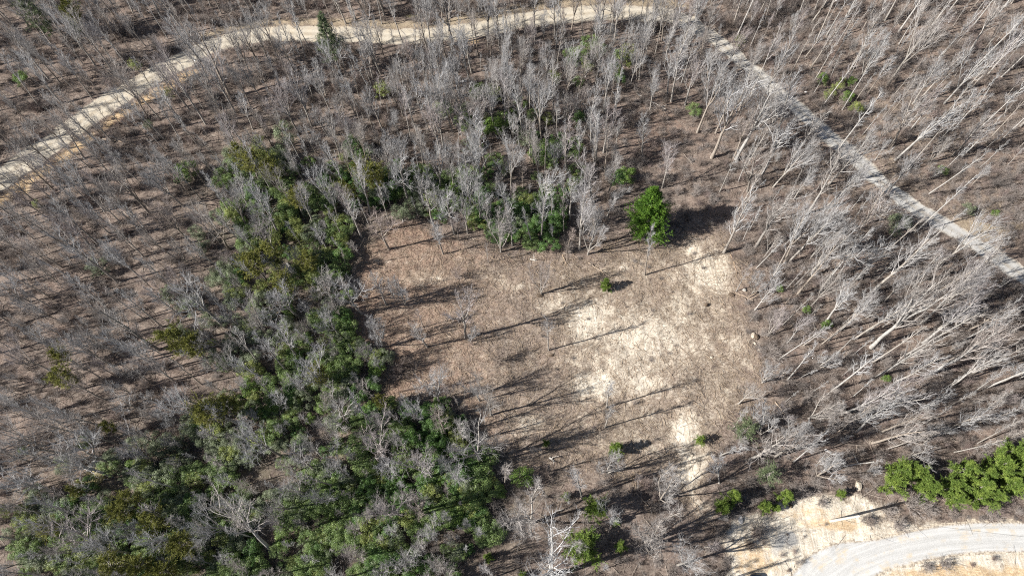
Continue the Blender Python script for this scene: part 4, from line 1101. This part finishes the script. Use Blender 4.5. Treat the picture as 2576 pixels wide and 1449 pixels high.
#==MARK-SMALL
# ------------------------------------------------------------------ rocks, clods, logs, stumps
def rock_mesh(i, sx, sy, sz, mat, sub=2, rough=.28, flat=0):
    import bmesh
    bm = bmesh.new()
    bmesh.ops.create_icosphere(bm, subdivisions=sub, radius=1)
    r = np.random.default_rng(900 + i)
    pl = norm(r.normal(0, 1, (7, 3))); off = r.uniform(.55, .85, 7)
    for v in bm.verts:
        p = np.array(v.co)
        for a, b in zip(pl, off):
            e = p @ a - b
            if e > 0: p = p - a * e
        p = p * (1 + rough * (vnoise(p[0] * 3 + i, p[1] * 3 + p[2] * 2, .8, i) - .5))
        v.co = Vector((p[0] * sx, p[1] * sy, p[2] * sz))
    me = bpy.data.meshes.new("rock"); bm.to_mesh(me); bm.free(); me.materials.append(mat)
    return me
M_ROCK = plain("pale_sandstone", (.40, .38, .345), .9, 0, .2, .28, 2.2)
M_SLAB = plain("grey_stone", (.47, .455, .44), .9, 0, .2, .12, 3)
M_CLOD = plain("sandy_clod", (.42, .365, .29), .95, 0, .1, .22, 4)
M_ROOT = plain("dark_root_soil", (.10, .075, .055), .95, 0, .1, .4, 5)
M_LICHEN = plain("lichen_rock", (.36, .31, .17), .95, 0, .1, .35, 3)
for i, (x, y, s, m, nm, lab, cat) in enumerate([
    (1863, 1306, (.42, .75, .30), M_SLAB, "stone_slab", "pale grey upright slab on red leaves beside the sandy corner", "rock"),
    (600, 480, (.95, 1.3, .9), M_ROCK, "boulder", "pale boulder among the upper left laurels", "rock"),
    (588, 512, (.6, .8, .6), M_ROCK, "boulder", "smaller pale boulder just below the one in the laurels", "rock"),
    (238, 1166, (1.5, .8, .9), M_ROCK, "boulder", "white-faced rock at the top of the mossy outcrop", "rock"),
    (246, 1185, (1.7, 1.0, .55), M_LICHEN, "boulder", "mossy yellow rock below the white face at lower left", "rock"),
    (238, 1206, (1.5, .9, .4), M_LICHEN, "boulder", "flat mossy ledge at the foot of the outcrop", "rock"),
    (178, 1262, (.9, .7, .6), M_ROCK, "boulder", "white rock left of the yellow-green pine at lower left", "rock"),
    (1895, 842, (.32, .5, .28), M_CLOD, "earth_clod", "white earth clod, uppermost on the clearing's right rim", "clod"),
    (1900, 862, (.22, .3, .22), M_CLOD, "earth_clod", "small earth clod in the middle of the rim's three", "clod"),
    (1913, 880, (.35, .4, .25), M_CLOD, "earth_clod", "earth clod lowest on the clearing's right rim", "clod"),
    (1903, 846, (.35, .7, .5), M_ROOT, "root_mass", "dark torn roots behind the uppermost white clod", "roots"),
    (1922, 886, (.35, .8, .4), M_ROOT, "root_mass", "dark torn roots beside the lowest clod", "roots"),
    (1790, 898, (.25, .25, .2), M_CLOD, "earth_clod", "earth lump lying alone inside the clearing's right part", "clod"),
    (1511, 932, (.4, .42, .05), M_CLOD, "earth_clod", "flat white patch of earth below the lone slim tree", "clod"),
    (1840, 740, (.5, .4, .4), M_ROOT, "root_mass", "dark root lump at the foot of the rim sapling", "roots"),
    (1872, 730, (.35, .3, .3), M_ROCK, "boulder", "small pale stone right of the rim sapling", "rock"),
    (1777, 765, (.35, .45, .6), M_ROOT, "tree_stump", "dark splintered stump in the sandy clearing's upper right", "stump"),
    (1358, 744, (.55, .35, .3), M_ROOT, "root_mass", "dark earth heap at the foot of the lone sapling", "roots"),
    (1387, 893, (.3, .45, .35), M_ROOT, "tree_stump", "charred stump just below the lone slim tree", "stump"),
    (893, 915, (.7, 1.3, .4), M_ROOT, "root_mass", "dark uprooted heap at the thicket's right rim", "roots"),
    (870, 930, (.6, .9, .4), M_ROOT, "root_mass", "second dark heap just left of the thicket rim's", "roots"),
    (1362, 1240, (.35, .35, .3), M_ROOT, "tree_stump", "cut stump in the brush below the round laurel", "stump"),
    (1740, 1205-60, (.3, .3, .25), M_CLOD, "earth_clod", "earth lump on the sandy track", "clod"),
    (2028, 230, (.25, .25, .2), M_SLAB, "boulder", "small white stone beside the right road's green patch", "rock"),
    (2160, 1220, (.5, .8, .3), M_CLOD, "earth_clod", "yellow earth lump above the utility pole", "clod"),
    (2082, 1133, (.3, .5, .3), M_SLAB, "boulder", "white stone in the brush above the sandy bank", "rock"),
    (1990, 1272, (.3, .35, .3), M_ROOT, "root_mass", "dark roots hanging over the sandy lip", "roots")]):
    P = at(x, y, s[2] * .5)
    o = obj(nm, rock_mesh(i, *s, m))
    o.location = (P[0], P[1], gz(P[0], P[1]) + s[2] * .25)
    o.rotation_euler = (0, 0, i * 1.3 if nm != "stone_slab" else .15)
    tag(o, lab, cat)

def log(x0, y0, x1, y1, rad, lab, mat=None, up=0.0, cat="log", knots=3):
    A, B = at(x0, y0, rad), at(x1, y1, rad + up)
    A[2] = gz(A[0], A[1]) + rad * .7; B[2] = gz(B[0], B[1]) + rad * .7 + up
    n = 9
    t = np.linspace(0, 1, n)[:, None]
    P = A * (1 - t) + B * t + r5.normal(0, .05, (n, 3)) * (t * (1 - t) * 4)
    V1 = tubes(P[None], (rad * (1 - .5 * t[:, 0]))[None], 7)
    root = obj("fallen_log", mk_mesh("fallen_log", V1[0], [V1[1]], mat or M_LOG, smooth=True))
    tag(root, lab, cat, "fallen logs and dead trunks")
    pi, t_, p, d = spawn(P[None], knots, .35, .95, .5, 1.1, r5, .2)
    L = r5.uniform(.8, 2.2, len(t_))
    br = tubes(grow(p, d, L, 4, .18, 0, r5), np.array([.5, .4, .3, .12])[None].repeat(len(t_), 0) * rad, 5)
    obj("dead_branch", mk_mesh("dead_branch", br[0], [br[1]], mat or M_LOG), root)
for a in [(1602, 237, 1675, 276, .10, "pale fallen log in the brown wood below the road bend", M_DEAD), (257, 348, 340, 362, .16, "dark fallen trunk lying across the brown left wood"),
          (1333, 650, 1350, 655, .10, "short white log in the clearing's upper litter", M_DEAD), (722, 662, 752, 690, .20, "bleached dead trunk among the olive pines, upper of two", M_DEAD), (725, 668, 740, 695, .15, "bleached dead trunk forking below its twin", M_DEAD),
          (742, 694, 768, 682, .12, "bleached dead limb right of the forked dead trunk", M_DEAD), (2051, 765, 2048, 845, .11, "broken white snag in the right wood", M_DEAD), (1850, 735, 1895, 755, .11, "pinkish fallen log on the clearing's upper right rim"),
          (1838, 640, 1855, 690, .11, "thin fallen log inside the wood's edge right of the clearing"), (905, 1052, 916, 1090, .11, "white broken snag standing in the laurels", M_DEAD, 4.0), (1382, 1150, 1396, 1160, .16, "white split log in the litter south of the clearing", M_DEAD),
          (1600, 1238, 1632, 1272, .12, "dark fallen trunk in the brush left of the track"), (56, 1130, 82, 1112, .12, "grey fallen branch on the bare brown slope"), (1335, 1090, 1420, 1075, .10, "thin fallen log in the clearing's lower litter"),
          (2200, 1160, 2130, 1170, .10, "pale curved fallen limb above the sandy bank", M_DEAD), (1480, 660, 1540, 700, .09, "thin log left of the clearing's small pine"), (1415, 640, 1425, 668, .09, "upright splinter log in the red litter"),
          (2075, 870, 2062, 900, .10, "short dark log under the broken white snag"), (1950, 1010, 1990, 1060, .10, "thin dark log in the lower right wood"), (240, 1212, 262, 1208, .09, "white branch lying on the mossy ledge", M_DEAD)]:
    log(*a)

# ------------------------------------------------------------------ utility pole and its wire
M_POLE = plain("weathered_pole_wood", (.50, .45, .38), .85, 0, .2, .18, 2.5)
M_CER = plain("grey_porcelain", (.5, .5, .5), .3, 0, .5, .05)
M_STEEL = plain("galvanised_steel", (.42, .43, .44), .45, .8, .5, .1)
M_WIRE = plain("dark_wire", (.06, .06, .065), .5, .3, .5, .1)
B = at(2089, 1310)
B[2] = gz(B[0], B[1])
d = ray(2161, 1297.5); d = d / np.linalg.norm(d)
s_ = ((B - CAM)[:2] @ d[:2]) / (d[:2] @ d[:2])
TP = CAM + d * s_
axis_ = TP - B
Lp = np.linalg.norm(axis_)
root = obj("utility_pole", None); root.matrix_world = lean_matrix(B, axis_, 0, (1, 1, 1))
tag(root, "bare wooden utility pole on the yellow sand with its long shadow", "utility pole")
def lathe(name, prof, mat, parent, s=14, **k):
    P = np.array([[0, 0, z] for _, z in prof], float)[None]
    Rr = np.array([q for q, _ in prof], float)[None]
    V, F = tubes(P, Rr, s)
    n = len(prof)
    F = [F, np.arange(s)[None, ::-1], (np.arange(s) + (n - 1) * s)[None]]
    return obj(name, mk_mesh(name, V, F, mat, smooth=False), parent, **k)
lathe("shaft", [(.19, -.5), (.19, 0), (.175, Lp * .4), (.155, Lp * .8), (.145, Lp - .03), (.12, Lp)], M_POLE, root)
lathe("insulator", [(.03, Lp), (.03, Lp + .10), (.07, Lp + .12), (.075, Lp + .17), (.05, Lp + .19), (.06, Lp + .23), (.03, Lp + .27)], M_CER, root, s=10)
lathe("steel_band", [(.168, Lp * .86), (.168, Lp * .86 + .10)], M_STEEL, root)
E2 = at(2576, 1356, 7.0); v = E2 - TP
n = 30
t = np.linspace(0, 1.5, n)[:, None]
Pw = TP + np.array([0, 0, .2]) + v * t
Pw[:, 2] = TP[2] + .2 - 2.4 * t[:, 0] * (1.5 - t[:, 0]) / .56 * .4
V, F = tubes(Pw[None], np.full((1, n), .014), 5)
tag(obj("overhead_wire", mk_mesh("overhead_wire", V, [F], M_WIRE)), "thin dark overhead wire crossing above the white gravel road", "wire")

# ------------------------------------------------------------------ the dark car at the bottom edge
M_CAR = plain("dark_blue_car_paint", (.018, .022, .03), .25, .3, .5, .05, 1, .8)
M_GLASS = plain("tinted_windscreen", (.10, .12, .15), .04, 0, 1.0, .02)
M_SIDEG = plain("dark_side_glass", (.012, .013, .015), .05, 0, .8, .02)
M_TYRE = plain("tyre_rubber", (.02, .02, .02), .85, 0, .2, .2)
M_RIM = plain("alloy_rim", (.45, .45, .46), .35, .9, .5, .05)
M_LAMP = plain("headlight_glass", (.75, .77, .78), .08, 0, .8, .03)
M_RED = plain("tail_light", (.35, .02, .02), .15, 0, .6, .05)
def loft(name, rings, mat, parent, cap=True):
    A = np.array(rings, float)
    B_, N_ = A.shape[:2]
    idx = np.arange(B_ * N_).reshape(B_, N_)
    F = np.stack([idx[:-1], np.roll(idx[:-1], -1, 1), np.roll(idx[1:], -1, 1), idx[1:]], -1).reshape(-1, 4)
    Fs = [F] + ([idx[0][None, ::-1], idx[-1][None]] if cap else [])
    me = mk_mesh(name, A.reshape(-1, 3), Fs, mat, smooth=True)
    o = obj(name, me, parent)
    m = o.modifiers.new("soft", 'SUBSURF'); m.levels = m.render_levels = 2
    return o
def section(y, w, z0, z1, k=.55):
    return [(-w * .9, y, z0), (-w, y, z0 + (z1 - z0) * .35), (-w * .96, y, z0 + (z1 - z0) * .8), (-w * k, y, z1), (w * k, y, z1), (w * .96, y, z0 + (z1 - z0) * .8), (w, y, z0 + (z1 - z0) * .35), (w * .9, y, z0)]
cpos = at(1907, 1490, .8)
car = obj("parked_car", None)
car.matrix_world = lean_matrix((cpos[0], cpos[1], gz(cpos[0], cpos[1])), (0, 0, 1), R(-8), (1, 1, 1))
tag(car, "dark car nosing into view on the sandy corner at the bottom edge", "car")
loft("body", [section(-2.25, .70, .40, .80), section(-2.2, .84, .32, .98), section(-1.4, .92, .28, 1.02), section(0, .93, .27, 1.0), section(.95, .93, .27, 1.02, .7), section(1.6, .90, .28, .96, .7), section(2.15, .80, .33, .86, .7), section(2.28, .62, .42, .72, .7)], M_CAR, car)
def cab(y, w, z0, z1, k): return [(-w, y, z0), (-w * .97, y, z0 + (z1 - z0) * .3), (-w * k * 1.02, y, z1 - .07), (-w * k * .85, y, z1), (w * k * .85, y, z1), (w * k * 1.02, y, z1 - .07), (w * .97, y, z0 + (z1 - z0) * .3), (w, y, z0)]
loft("roof", [cab(-2.0, .78, .92, 1.06, .9), cab(-1.7, .80, .92, 1.48, .82), cab(-.8, .84, .92, 1.62, .80), cab(.1, .84, .92, 1.62, .79), cab(.45, .83, .92, 1.52, .80), cab(1.15, .82, .92, 1.05, .95)], M_CAR, car)
def pane(name, pts, mat):
    A = np.array(pts, float)
    nrm_ = np.cross(A[1] - A[0], A[3] - A[0]); nrm_ = nrm_ / np.linalg.norm(nrm_)
    V = np.concatenate([A, A - nrm_ * .03])
    F = np.array([[0, 1, 2, 3], [7, 6, 5, 4], [0, 4, 5, 1], [1, 5, 6, 2], [2, 6, 7, 3], [3, 7, 4, 0]])
    return obj(name, mk_mesh(name, V, [F], mat), car)
pane("windscreen", [(-.72, 1.16, 1.09), (.72, 1.16, 1.09), (.58, .42, 1.575), (-.58, .42, 1.575)], M_GLASS)
pane("rear_window", [(.62, -2.02, 1.12), (-.62, -2.02, 1.12), (-.52, -1.68, 1.46), (.52, -1.68, 1.46)], M_SIDEG)
for sx in (-1, 1):
    for y0, y1, y2, y3 in ((.95, .05, .05, .42), (-.03, -.95, -.95, -.03), (-1.03, -1.75, -1.55, -1.03)):
        p = [(sx * .86, y0, 1.08), (sx * .86, y1, 1.08), (sx * .72, y2, 1.48), (sx * .72, y3, 1.48)]
        pane("side_window", p if sx < 0 else p[::-1], M_SIDEG)
    for y in (1.42, -1.38):
        wp = obj("wheel", None, car); wp.location = (sx * .84, y, .34); wp.rotation_euler = (0, R(90), 0)
        V, F = tubes(np.array([[0, 0, -.11], [0, 0, -.09], [0, 0, .09], [0, 0, .11]])[None], np.array([.29, .34, .34, .29])[None], 20)
        obj("tyre", mk_mesh("tyre", V, [F], M_TYRE, smooth=True), wp)
        lathe("rim", [(.20, -.10), (.24, -.08), (.24, .08), (.20, .10)], M_RIM, wp, s=16)
    hl = loft("headlight", [[(sx * (.62 + a * .10), 2.12 - a * a * .06 + b, .70 + c) for a, c in ((-1, -.05), (0, -.07), (1, -.04), (1, .05), (0, .07), (-1, .05))] for b in (-.06, .06)], M_LAMP, car)
    loft("tail_light", [[(sx * (.64 + a * .10), -2.2 + b, .85 + c) for a, c in ((-1, -.06), (0, -.07), (1, -.05), (1, .06), (0, .08), (-1, .06))] for b in (-.05, .05)], M_RED, car)
    loft("mirror", [[(sx * (.98 + a * .10), .92 + b, 1.08 + c) for a, c in ((-1, -.05), (0, -.07), (1, -.04), (1, .05), (0, .07), (-1, .05))] for b in (-.05, .07)], M_CAR, car)
print("objects", len(COL.objects))
